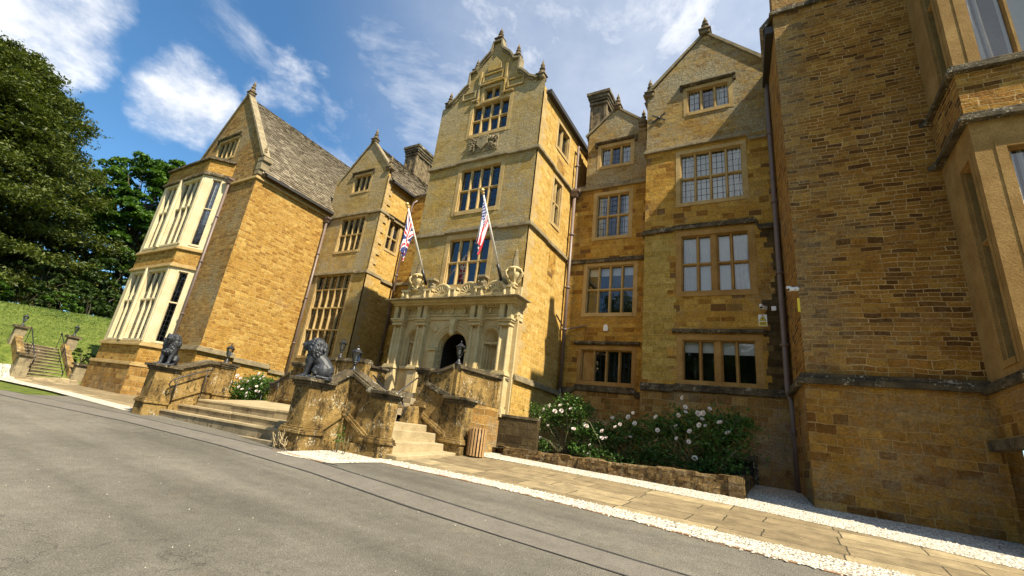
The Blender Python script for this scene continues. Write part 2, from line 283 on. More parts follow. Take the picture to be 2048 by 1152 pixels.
def groundmat(name, kind):
    m, t, p = newmat(name); v = objvec(t); p.inputs['Roughness'].default_value = .95; p.inputs['Specular IOR Level'].default_value = .2
    if kind == 'asphalt':
        f = noise(t, v, 85, 4, .7); g = noise(t, v, .35, 5, .6); vo = nd(t, 'ShaderNodeTexVoronoi'); vo.inputs['Scale'].default_value = 60; t.links.new(v, vo.inputs[0])
        c = ramp(t, f, [(.3, (.066, .060, .048)), (.52, (.143, .130, .104)), (.72, (.28, .256, .21))])
        c = mixc(t, 1., c, ramp(t, g, [(.3, .82), (.7, 1.14)]), 'MULTIPLY')
        c = mixc(t, 1., c, ramp(t, noise(t, v, 4.5, 6, .7), [(.3, .84), (.7, 1.14)]), 'MULTIPLY')
        c = mixc(t, maprange(t, noise(t, v, 1.1, 6, .7, .5), .58, .75, 0, .45), c, (.19, .15, .10)); c = mixc(t, maprange(t, noise(t, v, .8, 7, .7, 1.), .60, .72, 0, .35), c, (.08, .075, .066))
        vd = nd(t, 'ShaderNodeTexVoronoi', feature='DISTANCE_TO_EDGE'); vd.inputs['Scale'].default_value = .42; wv_ = nd(t, 'ShaderNodeVectorMath', operation='ADD'); t.links.new(v, wv_.inputs[0]); t.links.new(noise(t, v, 1.7, 6, .65, col=True), wv_.inputs[1]); t.links.new(wv_.outputs[0], vd.inputs[0])
        c = mixc(t, math_(t, 'MULTIPLY', maprange(t, vd.outputs[0], .0, .006, .65, 0), maprange(t, noise(t, v, .22, 2), .5, .58)), c, (.04, .037, .032))
        mpv = nd(t, 'ShaderNodeMapping'); mpv.inputs['Rotation'].default_value = (0, 0, R(12)); mpv.inputs['Scale'].default_value = (.10, 1.1, 1); t.links.new(v, mpv.inputs[0])
        c = mixc(t, 1., c, ramp(t, noise(t, mpv.outputs[0], 1., 4, .55), [(.34, .80), (.5, 1.0), (.66, 1.18)]), 'MULTIPLY')
        h = math_(t, 'ADD', f, math_(t, 'MULTIPLY', vo.outputs[0], .8)); bumped(t, p, h, .8, .012)
    elif kind == 'patch':
        f = noise(t, v, 85, 4, .7)
        c = ramp(t, f, [(.3, (.08, .071, .059)), (.52, (.155, .139, .116)), (.72, (.27, .245, .205))])
        c = mixc(t, 1., c, ramp(t, noise(t, v, 2.5, 6, .7), [(.3, .84), (.7, 1.14)]), 'MULTIPLY'); bumped(t, p, f, .7, .01)
    elif kind == 'gravel':
        vo = nd(t, 'ShaderNodeTexVoronoi'); vo.inputs['Scale'].default_value = 26; t.links.new(v, vo.inputs[0])
        c = ramp(t, vo.outputs['Color'], [(.1, (.50, .44, .34)), (.5, (.70, .64, .52)), (.9, (.80, .75, .64))])
        c = mixc(t, maprange(t, vo.outputs['Distance'], .38, .75), c, (.22, .19, .15))
        c = mixc(t, maprange(t, noise(t, v, 1.6, 5), .6, .75, 0, .35), c, (.33, .27, .19))
        bumped(t, p, math_(t, 'MULTIPLY', vo.outputs['Distance'], -1.), 1., .03)
    elif kind == 'slab':
        u = uvvec(t, .4); wn = nd(t, 'ShaderNodeVectorMath', operation='SCALE'); t.links.new(noise(t, u, 1.5, 3, col=True), wn.inputs[0]); wn.inputs['Scale'].default_value = .12
        va = nd(t, 'ShaderNodeVectorMath', operation='ADD'); t.links.new(u, va.inputs[0]); t.links.new(wn.outputs[0], va.inputs[1])
        br = nd(t, 'ShaderNodeTexBrick', offset=.37, offset_frequency=2, squash=1.5, squash_frequency=2); t.links.new(va.outputs[0], br.inputs['Vector'])
        for k, x in (('Color1', (0, 0, 0, 1)), ('Color2', (1, 1, 1, 1)), ('Mortar', (.5, .5, .5, 1)), ('Scale', 1.), ('Mortar Size', .011), ('Mortar Smooth', .1), ('Brick Width', 1.02), ('Row Height', .62)): br.inputs[k].default_value = x
        c = ramp(t, br.outputs['Color'], [(.1, (.20, .152, .085)), (.45, (.235, .18, .10)), (.7, (.26, .20, .11)), (.97, (.33, .26, .145))])
        c = mixc(t, 1., c, ramp(t, noise(t, v, 3, 7, .65), [(.3, .62), (.7, 1.3)]), 'MULTIPLY')
        c = mixc(t, 1., c, ramp(t, noise(t, v, 40, 4, .65), [(.3, .8), (.7, 1.15)]), 'MULTIPLY')
        c = mixc(t, maprange(t, noise(t, v, .9, 6, .65), .56, .7, 0, .5), c, (.17, .14, .09))
        c = mixc(t, br.outputs['Fac'], c, (.055, .045, .028))
        bumped(t, p, math_(t, 'ADD', math_(t, 'MULTIPLY', br.outputs['Fac'], -1.5), noise(t, v, 9, 6, .65)), .6, .02)
    else:
        c = ramp(t, noise(t, v, 2.2, 7, .7), [(.3, (.05, .08, .012)), (.5, (.12, .155, .024)), (.72, (.23, .235, .06))])
        c = mixc(t, 1., c, ramp(t, noise(t, v, 24, 5, .7), [(.3, .6), (.7, 1.4)]), 'MULTIPLY')
        bumped(t, p, noise(t, v, 30, 5, .7), 1., .06)
    t.links.new(c, p.inputs['Base Color']); return m
for k in ('asphalt', 'patch', 'gravel', 'slab', 'grass'): M[k] = groundmat(k, k)

def leafmat(name, cols, trans=.25, patch=None):
    m, t, p = newmat(name)
    g = nd(t, 'ShaderNodeNewGeometry'); c = ramp(t, g.outputs['Random Per Island'], [((i + .5) / len(cols), x) for i, x in enumerate(cols)])
    c = c if not patch else mixc(t, 1., c, ramp(t, noise(t, objvec(t), patch, 5, .65), [(.32, (.55, .62, .5)), (.5, (1, 1, 1)), (.68, (1.5, 1.3, 1.4))]), 'MULTIPLY')
    t.links.new(c, p.inputs['Base Color']); p.inputs['Roughness'].default_value = .55; p.inputs['Specular IOR Level'].default_value = .3
    tl = nd(t, 'ShaderNodeBsdfTranslucent'); t.links.new(mixc(t, 1., c, (1.3, 1.4, .6), 'MULTIPLY'), tl.inputs[0])
    mx = nd(t, 'ShaderNodeMixShader'); mx.inputs[0].default_value = trans; ln(t, p, mx, 1); ln(t, tl, mx, 2); ln(t, mx, t.nodes['Material Output']); return m
M['yew'] = leafmat('yew foliage', [(.033, .048, .011), (.08, .098, .018), (.125, .138, .025), (.05, .07, .014), (.10, .12, .021)], .2)
M['leaf'] = leafmat('broad leaves', [(.035, .08, .012), (.07, .14, .018), (.10, .18, .024), (.05, .11, .014)], .3, .3)
M['shrubleaf'] = leafmat('shrub leaves', [(.02, .035, .007), (.04, .07, .012), (.07, .12, .02), (.03, .05, .01)], .2)
M['roseleaf'] = leafmat('rose leaves', [(.03, .075, .013), (.062, .135, .024), (.11, .20, .038), (.046, .10, .017)], .3)
m, t, p = newmat('slate courses'); v = objvec(t); gg = nd(t, 'ShaderNodeNewGeometry')
c = ramp(t, gg.outputs['Random Per Island'], [(.1, (.10, .077, .046)), (.4, (.18, .143, .09)), (.7, (.14, .11, .068)), (.95, (.27, .225, .155))])
c = mixc(t, 1., c, ramp(t, noise(t, v, 16, 6, .7), [(.3, .55), (.7, 1.35)]), 'MULTIPLY'); c = mixc(t, maprange(t, noise(t, v, 6, 8, .75), .56, .7, 0, .55), c, (.36, .32, .24))
c = mixc(t, maprange(t, noise(t, v, .8, 5, .65), .5, .68, 0, .5), c, (.10, .075, .04)); t.links.new(c, p.inputs['Base Color']); p.inputs['Roughness'].default_value = .95; bumped(t, p, noise(t, v, 22, 6, .7), .7, .03); M['slates'] = m
M['blade'] = leafmat('grass blades', [(.07, .12, .016), (.125, .19, .03), (.20, .245, .055)], .35, .45)

# ------------------------------------------------------------------ mesh builder
class G:
    def __init__(s): s.v = []; s.f = []; s.mi = []; s.cur = 0
    def poly(s, pts):
        n = len(s.v); s.v += [tuple(p) for p in pts]; s.f.append(tuple(range(n, n + len(pts)))); s.mi.append(s.cur)
    def box(s, x0, x1, y0, y1, z0, z1):
        s.hexa([(x0, y0, z0), (x1, y0, z0), (x1, y1, z0), (x0, y1, z0)], [(x0, y0, z1), (x1, y0, z1), (x1, y1, z1), (x0, y1, z1)])
    def hexa(s, a, b):
        n = len(a); k = len(s.v); s.v += [tuple(p) for p in a] + [tuple(p) for p in b]
        s.f.append(tuple(k + i for i in reversed(range(n)))); s.f.append(tuple(k + n + i for i in range(n)))
        for i in range(n):
            j = (i + 1) % n; s.f.append((k + i, k + j, k + n + j, k + n + i))
        s.mi += [s.cur] * (n + 2)
    def tube(s, pts, r, n=8, caps=True):
        pts = [Vector(p) for p in pts]; rs = r if isinstance(r, (list, tuple)) else [r] * len(pts)
        k0 = len(s.v); up_ = None
        for i, p in enumerate(pts):
            d = (pts[min(i + 1, len(pts) - 1)] - pts[max(i - 1, 0)]).normalized()
            if up_ is None: up_ = Vector((0, 0, 1)) if abs(d.z) < .9 else Vector((1, 0, 0))
            a = (up_ - d * up_.dot(d)).normalized(); b = d.cross(a); up_ = a
            for q in range(n):
                t = 2 * math.pi * (q + .5) / n; s.v.append(tuple(p + (a * math.cos(t) + b * math.sin(t)) * rs[i]))
        for i in range(len(pts) - 1):
            for q in range(n):
                q2 = (q + 1) % n; s.f.append((k0 + i * n + q, k0 + i * n + q2, k0 + (i + 1) * n + q2, k0 + (i + 1) * n + q)); s.mi.append(s.cur)
        if caps:
            s.f.append(tuple(k0 + q for q in reversed(range(n)))); s.f.append(tuple(k0 + (len(pts) - 1) * n + q for q in range(n))); s.mi += [s.cur] * 2
    def lathe(s, prof, c=(0, 0, 0), n=12, rot=0., sq=(1, 1)):
        k0 = len(s.v); m = len(prof)
        for r, z in prof:
            for q in range(n):
                t = 2 * math.pi * (q + .5) / n + rot; s.v.append((c[0] + r * math.cos(t) * sq[0], c[1] + r * math.sin(t) * sq[1], c[2] + z))
        for i in range(m - 1):
            for q in range(n):
                q2 = (q + 1) % n; s.f.append((k0 + i * n + q, k0 + i * n + q2, k0 + (i + 1) * n + q2, k0 + (i + 1) * n + q)); s.mi.append(s.cur)
        s.f.append(tuple(k0 + q for q in reversed(range(n)))); s.f.append(tuple(k0 + (m - 1) * n + q for q in range(n))); s.mi += [s.cur] * 2
    def beam(s, path, w_, z0, z1, closed=False, off=0.):
        """box section swept along a 3-D path: width w_ across (horizontal), from z0 to z1 about the path's height; off shifts it to the left"""
        P = [Vector(p) for p in path]; n = len(P); rings = []
        for i in range(n):
            a = P[(i - 1) % n] if (closed or i > 0) else None; b = P[(i + 1) % n] if (closed or i < n - 1) else None
            d1 = (P[i] - a).to_2d().normalized() if a is not None and (P[i] - a).to_2d().length > 1e-6 else None
            d2 = (b - P[i]).to_2d().normalized() if b is not None and (b - P[i]).to_2d().length > 1e-6 else None
            d1 = d1 or d2; d2 = d2 or d1
            t = (d1 + d2); t = t.normalized() if t.length > 1e-4 else d1
            nn = Vector((-t.y, t.x)); k = 1 / max(.35, nn.dot(Vector((-d1.y, d1.x))))
            rings.append([(P[i].x + nn.x * q * k, P[i].y + nn.y * q * k, P[i].z + z) for q, z in ((off - w_ / 2, z0), (off + w_ / 2, z0), (off + w_ / 2, z1), (off - w_ / 2, z1))])
        k0 = len(s.v)
        for r in rings: s.v += r
        for i in range(n if closed else n - 1):
            j = (i + 1) % n
            for q in range(4):
                q2 = (q + 1) % 4; s.f.append((k0 + i * 4 + q2, k0 + i * 4 + q, k0 + j * 4 + q, k0 + j * 4 + q2)); s.mi.append(s.cur)
        if not closed:
            s.f.append((k0, k0 + 1, k0 + 2, k0 + 3)); e = k0 + (n - 1) * 4; s.f.append((e + 3, e + 2, e + 1, e)); s.mi += [s.cur] * 2
    def ball(s, c, r, n=8, m=6, sc_=(1, 1, 1)):
        prof = [(max(1e-4, r * math.sin(math.pi * i / m)), -r * math.cos(math.pi * i / m)) for i in range(m + 1)]
        k = len(s.v); s.lathe(prof, (0, 0, 0), n)
        for i in range(k, len(s.v)):
            a = s.v[i]; s.v[i] = (c[0] + a[0] * sc_[0], c[1] + a[1] * sc_[1], c[2] + a[2] * sc_[2])
    def xf(s, mat, k=0):
        for i in range(k, len(s.v)): s.v[i] = tuple(mat @ Vector(s.v[i]))
    def build(s, name, mats, parent=None, smooth=False, bevel=0., wn=False):
        me = bpy.data.meshes.new(name); me.from_pydata(s.v, [], s.f)
        mats = mats if isinstance(mats, (list, tuple)) else [mats]
        for m in mats: me.materials.append(M[m] if isinstance(m, str) else m)
        me.polygons.foreach_set('material_index', s.mi)
        uv = me.uv_layers.new(name='UVMap')
        nl = len(me.loops); li = np.empty(nl, np.int32); me.loops.foreach_get('vertex_index', li)
        co = np.empty(len(me.vertices) * 3); me.vertices.foreach_get('co', co); co = co.reshape(-1, 3)
        nf = len(me.polygons); no = np.empty(nf * 3); me.polygons.foreach_get('normal', no); no = no.reshape(-1, 3)
        lt = np.empty(nf, np.int32); me.polygons.foreach_get('loop_total', lt)
        N_ = np.repeat(no, lt, axis=0); P = co[li]
        T = np.stack([-N_[:, 1], N_[:, 0], np.zeros(nl)], 1); L = np.linalg.norm(T, axis=1)
        fl = L < .25; T[fl] = (1, 0, 0); L[fl] = 1; T /= L[:, None]
        B = np.cross(N_, T); B[fl] = (0, 1, 0)
        # keep facade bricks running in +X / +Y whichever way the face looks
        sgn = np.where((T[:, 0] + T[:, 1] * .99) < 0, -1., 1.)[:, None]; T *= sgn
        uvs = np.stack([(P * T).sum(1), (P * B).sum(1) * np.where(B[:, 2] < -.01, -1, 1)], 1)
        uv.data.foreach_set('uv', uvs.ravel())
        if smooth: me.polygons.foreach_set('use_smooth', [True] * nf)
        me.update()
        o = bpy.data.objects.new(name, me); COL.objects.link(o)
        if parent is not None: attach(o, parent)
        if bevel:
            b = o.modifiers.new('bevel', 'BEVEL'); b.width = bevel; b.segments = 2; b.limit_method = 'ANGLE'
        return o
def attach(o, parent):
    o.parent = parent
    if parent.parent is None and not parent.get('_local'): o.matrix_parent_inverse = Matrix.Translation(-parent.location)
def thing(name, label, cat, loc=(0, 0, 0), group=None, local=False, rz=0.):
    o = bpy.data.objects.new(name, None); COL.objects.link(o); o.location = loc; o.rotation_euler.z = rz
    o['label'] = label; o['category'] = cat
    if group: o['group'] = group
    if local: o['_local'] = 1
    o.empty_display_size = .3
    return o
def tag(o, label, cat, group=None):
    o['label'] = label; o['category'] = cat
    if group: o['group'] = group
    return o
def kind(o, k): o['kind'] = k; return o
def copy_tree(o, parent=None):
    c = o.copy(); COL.objects.link(c)
    if parent is not None: c.parent = parent
    for ch in [x for x in bpy.data.objects if x.parent == o]: copy_tree(ch, c)
    return c

# wall planes: point at (u, z, d) with d outwards
class F:
    def __init__(s, o, u, n): s.o = Vector((*o, 0)); s.u = Vector((*u, 0)).normalized(); s.n = Vector((*n, 0)).normalized()
    def p(s, u, z, d=0.): q = s.o + s.u * u + s.n * d; return (q.x, q.y, z)
def FR(y): return F((0, y), (1, 0), (0, -1))      # facing the drive, u = X
def RT(x): return F((x, 0), (0, 1), (1, 0))       # facing +X, u = Y
def LT(x): return F((x, 0), (0, 1), (-1, 0))
def fbox(g, f, u0, u1, z0, z1, d0, d1):
    g.hexa([f.p(u0, z0, d1), f.p(u1, z0, d1), f.p(u1, z0, d0), f.p(u0, z0, d0)], [f.p(u0, z1, d1), f.p(u1, z1, d1), f.p(u1, z1, d0), f.p(u0, z1, d0)])
    if f.u.cross(f.n).z > 0: flip_last(g, 6)
def flip_last(g, n):
    for i in range(len(g.f) - n, len(g.f)): g.f[i] = tuple(reversed(g.f[i]))
def fprism(g, f, pts, d0, d1):
    """outline (u,z) extruded from d0 to d1 outward"""
    a = [f.p(u, z, d0) for u, z in pts]; b = [f.p(u, z, d1) for u, z in pts]
    k = len(g.f); g.hexa(a, b)
    c = sum((Vector(x) for x in b), Vector()) / len(b)
    fn = poly_normal(b)
    if fn.dot(f.n) < 0:
        for i in range(k, len(g.f)): g.f[i] = tuple(reversed(g.f[i]))
def poly_normal(p):
    n = Vector()
    for i in range(len(p)):
        a = Vector(p[i]); b = Vector(p[(i + 1) % len(p)]); n += a.cross(b)
    return n.normalized() if n.length else n
def fwall(g, f, outer, holes=(), d=0., reveal=0.):
    loops = [[Vector((u, z, 0)) for u, z in outer]] + [[Vector((u, z, 0)) for u, z in h] for h in holes]
    flat = [p for l in loops for p in l]
    for tri in tessellate_polygon(loops):
        pts = [f.p(flat[i].x, flat[i].y, d) for i in tri]
        if poly_normal(pts).dot(f.n) < 0: pts.reverse()
        g.poly(pts)
    if reveal:
        for h in holes:
            for i in range(len(h)):
                a, b = h[i], h[(i + 1) % len(h)]
                g.poly([f.p(*a, d), f.p(*b, d), f.p(*b, d - reveal), f.p(*a, d - reveal)])
def rect(u0, u1, z0, z1): return [(u0, z0), (u1, z0), (u1, z1), (u0, z1)]

# ------------------------------------------------------------------ windows
def lightbar(g, f, u, z0, z1, w_, dep=-.06, vert=True):
    k = w_ / 2
    prof = [(-k, -.22), (k, -.22), (k, dep - .07), (k * .45, dep), (-k * .45, dep), (-k, dep - .07)]
    if vert: a = [f.p(u + x, z0, d) for x, d in prof]; b = [f.p(u + x, z1, d) for x, d in prof]
    else: a = [f.p(z0, u + x, d) for x, d in prof]; b = [f.p(z1, u + x, d) for x, d in prof]
    n = len(g.f); g.hexa(a, b)
def window(f, u0, u1, z0, z1, cols, rows=(), lead=True, curt=None, jamb=.14, hood=True, mat='dress', mull=.09, king=None, back=None, hext=.12, label=None, jd=.012, blind=.3, steps=None):
    """stone window: frame mesh is the part, pane / curtain / hood_mould / backing are its sub-parts; returns the wall hole"""
    g = G(); j = jamb
    fbox(g, f, u0 - j, u0, z0 - j, z1 + j, -.26, jd); fbox(g, f, u1, u1 + j, z0 - j, z1 + j, -.26, jd)
    fbox(g, f, u0, u1, z1, z1 + j, -.26, jd); fbox(g, f, u0, u1, z0 - j, z0, -.26, jd + .02)
    e = .035                                     # inner moulding
    fbox(g, f, u0, u0 + e, z0, z1, -.25, -.05); fbox(g, f, u1 - e, u1, z0, z1, -.25, -.05); fbox(g, f, u0 + e, u1 - e, z1 - e, z1, -.25, -.055)
    wd = (u1 - u0) / cols
    for i in range(1, cols): lightbar(g, f, u0 + wd * i, z0, z1, mull * .88 * (2.4 if king == i else 1), -.035 if king == i else -.06)
    for r in rows: lightbar(g, f, z0 + (z1 - z0) * r, u0 + .002, u1 - .002, mull * .95, -.066, False)
    wo_ = g.build('window', mat, house)
    if label: wo_['label'] = label
    g = G(); g.poly([f.p(u0, z0, -.16), f.p(u1, z0, -.16), f.p(u1, z1, -.16), f.p(u0, z1, -.16)]); orient(g, f.n)
    g.build('pane', 'leaded' if lead else 'glass', wo_)
    g = G(); b = -.30; c = back or -1.3; x0, x1, y0, y1 = u0 - .12, u1 + .12, z0 - .12, z1 + .12
    for q in ([(x0, y0, c), (x1, y0, c), (x1, y1, c), (x0, y1, c)], [(x0, y0, b), (x0, y0, c), (x0, y1, c), (x0, y1, b)], [(x1, y0, b), (x1, y0, c), (x1, y1, c), (x1, y1, b)],
              [(x0, y0, b), (x1, y0, b), (x1, y0, c), (x0, y0, c)], [(x0, y1, b), (x1, y1, b), (x1, y1, c), (x0, y1, c)]): g.poly([f.p(*k) for k in q])
    g.build('backing', 'dark', wo_)
    def drape(a, b, za, zb, d=-.19, waves=None):
        g = G(); n = max(8, int(abs(b - a) * 42)); rows_ = 6
        for r in range(rows_):
            for i in range(n):
                def P(ii, rr):
                    t = ii / n; q = rr / rows_; pinch = 1 - .12 * math.sin(q * math.pi)
                    return f.p(a + (b - a) * t * pinch, za + (zb - za) * q, d - .03 * math.sin(t * abs(b - a) * 48 + q * 1.5) - .012 * math.sin(t * 21))
                g.poly([P(i, r), P(i + 1, r), P(i + 1, r + 1), P(i, r + 1)])
        return g
    if curt:
        for cu in curt:
            if cu[0] == 'drape': drape(*cu[1:]).build('curtain', 'cloth', wo_, True)
            else:
                a, b, za, zb = cu[1:]; g = G(); g.poly([f.p(a, za, -.235), f.p(b, za, -.235), f.p(b, zb, -.235), f.p(a, zb, -.235)]); orient(g, f.n); g.build('blind', 'blind', wo_)
    if hood:
        g = G(); hz = z1 + j + .03; a, b = u0 - j - hext, u1 + j + hext
        prof = [(0, 0), (.07, 0), (.13, .05), (.13, .09), (.02, .15), (0, .15)]
        A = [f.p(a, hz + z, d) for d, z in prof]; B = [f.p(b, hz + z, d) for d, z in prof]; g.hexa(A, B)
        if hood != 'bar':
            for q in (a, b - .1): fbox(g, f, q, q + .1, hz - .16, hz + .002, 0, .09)
        g.build('hood_mould', 'moss', wo_)
    return rect(u0 - j, u1 + j, z0 - j, z1 + j)
def orient(g, n):
    for i in range(len(g.f)):
        if poly_normal([g.v[k] for k in g.f[i]]).dot(n) < 0: g.f[i] = tuple(reversed(g.f[i]))
def string(path, mat='cop', out=.11, h=.16, name='string_course'):
    """weathered string course along a path of wall-face points, drive side on the right hand"""
    g = G(); g.beam(path, .1 + out, -.04, h * .45, off=-(out / 2 - .05)); g.beam(path, .1 + out * .55, h * .45, h, off=-(out * .275 - .05))
    return g.build(name, mat, house, bevel=.015)
def finial(x, y, z, h=1.0, s=1., mat='sooty'):
    g = G(); b = .17 * s; g.box(x - b, x + b, y - b, y + b, z - .06, z + .16 * h)
    g.box(x - b * 1.25, x + b * 1.25, y - b * 1.25, y + b * 1.25, z + .16 * h, z + .21 * h)
    g.lathe([(.10 * s, .21 * h), (.15 * s, .28 * h), (.17 * s, .34 * h), (.09 * s, .42 * h), (.07 * s, .46 * h), (.13 * s, .50 * h), (.135 * s, .54 * h), (.075 * s, .60 * h), (.06 * s, .64 * h), (.10 * s, .69 * h), (.085 * s, .75 * h), (.045 * s, .86 * h), (.012, 1.0 * h)], (x, y, z), 10)
    return g.build('finial', mat, house, True)
def gable_coping(f, pts, w_=.34, h=.13, mat='cop', d=-.10):
    """coping slab laid along an outline of (u,z) points on a wall plane"""
    g = G(); n = len(pts); ring = []
    for i in range(n):
        a = Vector(pts[max(i - 1, 0)]); b = Vector(pts[min(i + 1, n - 1)]); t = (b - a).normalized(); nn = Vector((-t.y, t.x)); nn = nn if nn.y >= 0 or abs(nn.y) < 1e-3 else -nn
        c = Vector(pts[i]); e = c + nn * h
        ring.append([f.p(c.x, c.y, d + w_ / 2), f.p(e.x, e.y, d + w_ / 2), f.p(e.x, e.y, d - w_ / 2), f.p(c.x, c.y, d - w_ / 2)])
    k = len(g.v)
    for r in ring: g.v += r
    for i in range(n - 1):
        for q in range(4):
            q2 = (q + 1) % 4; g.f.append((k + i * 4 + q, k + i * 4 + q2, k + i * 4 + 4 + q2, k + i * 4 + 4 + q)); g.mi.append(0)
    g.f.append((k, k + 1, k + 2, k + 3)); e = k + (n - 1) * 4; g.f.append((e, e + 1, e + 2, e + 3)); g.mi += [0, 0]
    return g.build('gable_coping', mat, house)
def pipe(pts, hop=None, r=.055, brackets=(), shoe=False):
    g = G(); g.tube(pts, r, 10)
    o = g.build('downpipe', 'pipe', house, True)
    P = [Vector(p) for p in pts]
    if hop:
        x, y, z = hop; g = G(); g.hexa([(x - .1, y - .09, z - .2), (x + .1, y - .09, z - .2), (x + .1, y + .09, z - .2), (x - .1, y + .09, z - .2)], [(x - .2, y - .15, z), (x + .2, y - .15, z), (x + .2, y + .15, z), (x - .2, y + .15, z)])
        g.box(x - .22, x + .22, y - .17, y + .17, z, z + .09); g.build('hopper_head', 'pipe', o)
    for z in brackets:
        for a, b in zip(P, P[1:]):
            if min(a.z, b.z) <= z <= max(a.z, b.z) and abs(a.z - b.z) > .3:
                q = a.lerp(b, (z - a.z) / (b.z - a.z)); g = G(); g.lathe([(r * 1.45, -.035), (r * 1.6, 0), (r * 1.45, .035)], q, 10); g.box(q.x - .11, q.x + .11, q.y - .02, q.y + .05, q.z - .025, q.z + .025); g.build('pipe_bracket', 'pipe', o)
    return o

# ------------------------------------------------------------------ terrain heights
def hgt(x, y):
    z = -1.6 - .0059 * max(min(x, 40), -45) + .08525 * max(min(y, 16), -14)
    t = -31.7 - x
    if t > 0: z += .52 * min(t, 3.3) + .225 * max(0, min(t, 16.5) - 3.3) + .06 * max(0, min(t, 60) - 16.5)
    return z
def sheet(name, mat, xs, ys, dz, kd, clipf=None):
    g = G(); nx, ny = len(xs), len(ys)
    for x in xs:
        for y in ys: g.v.append((x, y, hgt(x, y) + dz))
    for i in range(nx - 1):
        for q in range(ny - 1):
            if clipf and not clipf((xs[i] + xs[i + 1]) / 2, (ys[q] + ys[q + 1]) / 2): continue
            g.f.append((i * ny + q, (i + 1) * ny + q, (i + 1) * ny + q + 1, i * ny + q + 1)); g.mi.append(0)
    return kind(g.build(name, mat), kd)
def strip(name, mat, lo, hi, dz, kd, step=.6):
    """ground-hugging ribbon between two polylines given as lists of (x, y)"""
    def at(pl, x):
        for a, b in zip(pl, pl[1:]):
            if a[0] <= x <= b[0]: return a[1] + (b[1] - a[1]) * (x - a[0]) / (b[0] - a[0])
        return pl[0][1] if x < pl[0][0] else pl[-1][1]
    x0, x1 = max(lo[0][0], hi[0][0]), min(lo[-1][0], hi[-1][0]); n = max(2, int((x1 - x0) / step)); g = G(); m = 5
    for i in range(n + 1):
        x = x0 + (x1 - x0) * i / n; a, b = at(lo, x), at(hi, x)
        for q in range(m + 1): y = a + (b - a) * q / m; g.v.append((x, y, hgt(x, y) + dz))
    for i in range(n):
        for q in range(m): k = i * (m + 1) + q; g.f.append((k, k + m + 1, k + m + 2, k + 1)); g.mi.append(0)
    return kind(g.build(name, mat), kd)
def lin(a, b, n): return [a + (b - a) * i / (n - 1) for i in range(n)]
sheet('ground', 'grass', sorted(set(lin(-400, -60, 12) + lin(-60, -30, 61) + lin(-30, 40, 30) + lin(40, 400, 8))), sorted(set(lin(-400, -14, 10) + lin(-14, 22, 60) + lin(22, 400, 10))), -.06, 'structure')
sheet('road', 'asphalt', lin(-27, 40, 120), lin(-14, 9.3, 46), 0, 'structure', lambda x, y: y < 8.95 and (x > -22.5 or y < 5.0 + .42 * (x + 24)))
OUT_ = [(-40, 7.2), (-25, 7.72), (-17.6, 7.62), (-17.3, 7.6)]
strip('gravel', 'gravel', [(-33, 6.95), (-25, 7.3), (-17.35, 7.1)], [(-33, 7.75), (-25, 7.95), (-17.35, 7.75)], .012, 'stuff')
strip('path', 'slab', [(-32.1, 7.75), (-25, 7.95), (-17.3, 7.75)], [(-32.1, 10.3), (-24.9, 10.5), (-17.3, 11.2)], .008, 'structure')
strip('gravel', 'gravel', [(-9.05, 6.75), (-8.63, 6.72), (-7.55, 6.95), (-7.3, 8.05), (-4.5, 8.2), (-1.9, 8.0), (.2, 7.75), (6, 7.5), (20, 7.2)], [(-9.05, 7.4), (-8.99, 8.36), (-7.4, 8.5), (-7.3, 8.55), (-4.76, 8.72), (-2.1, 8.62), (.23, 8.55), (6, 8.4), (20, 8.2)], .012, 'stuff', .15)
strip('path', 'slab', [(-7.42, 8.5), (-4.76, 8.72), (-2.1, 8.62), (.23, 8.55), (6, 8.4), (20, 8.2)], [(-7.42, 11.5), (-5, 11.65), (-.8, 11.4), (1.36, 10.95), (2.6, 10.56), (6, 9.9), (20, 9)], .008, 'structure')
strip('gravel', 'gravel', [(-7.4, 11.1), (-7.1, 11.6), (-5, 11.65), (-.8, 11.4), (1.36, 10.95), (2.6, 10.56), (6, 9.9), (20, 9)], [(-7.4, 13.3), (-.95, 16.2), (.3, 16.2), (20, 16.2)], .013, 'stuff', .3)
# brick edging between drive and gravel
g = G()
for (a, b) in (((-7.25, 8.02), (-4.5, 8.17)), ((-4.5, 8.17), (-1.9, 7.97)), ((-1.9, 7.97), (.2, 7.72)), ((.2, 7.72), (6, 7.47)), ((-9.4, 6.9), (-7.6, 6.85))):
    A, B = Vector(a), Vector(b); n = int((B - A).length / .24); d = (B - A).normalized(); e = Vector((-d.y, d.x))
    for i in range(n):
        p = A + d * (.24 * i + rnd.uniform(-.01, .01)); q = p + d * .215; z = rnd.uniform(.004, .018)
        c = [(p.x, p.y), (q.x, q.y), (q.x + e.x * .06, q.y + e.y * .06), (p.x + e.x * .06, p.y + e.y * .06)]
        g.hexa([(x, y, hgt(x, y) - .05) for x, y in c], [(x, y, hgt(x, y) + z) for x, y in c])
M['edging'] = plain('brick edging', (.25, .145, .075), .9, 0, .4, 4, .3)
kind(g.build('kerb', 'edging'), 'structure')
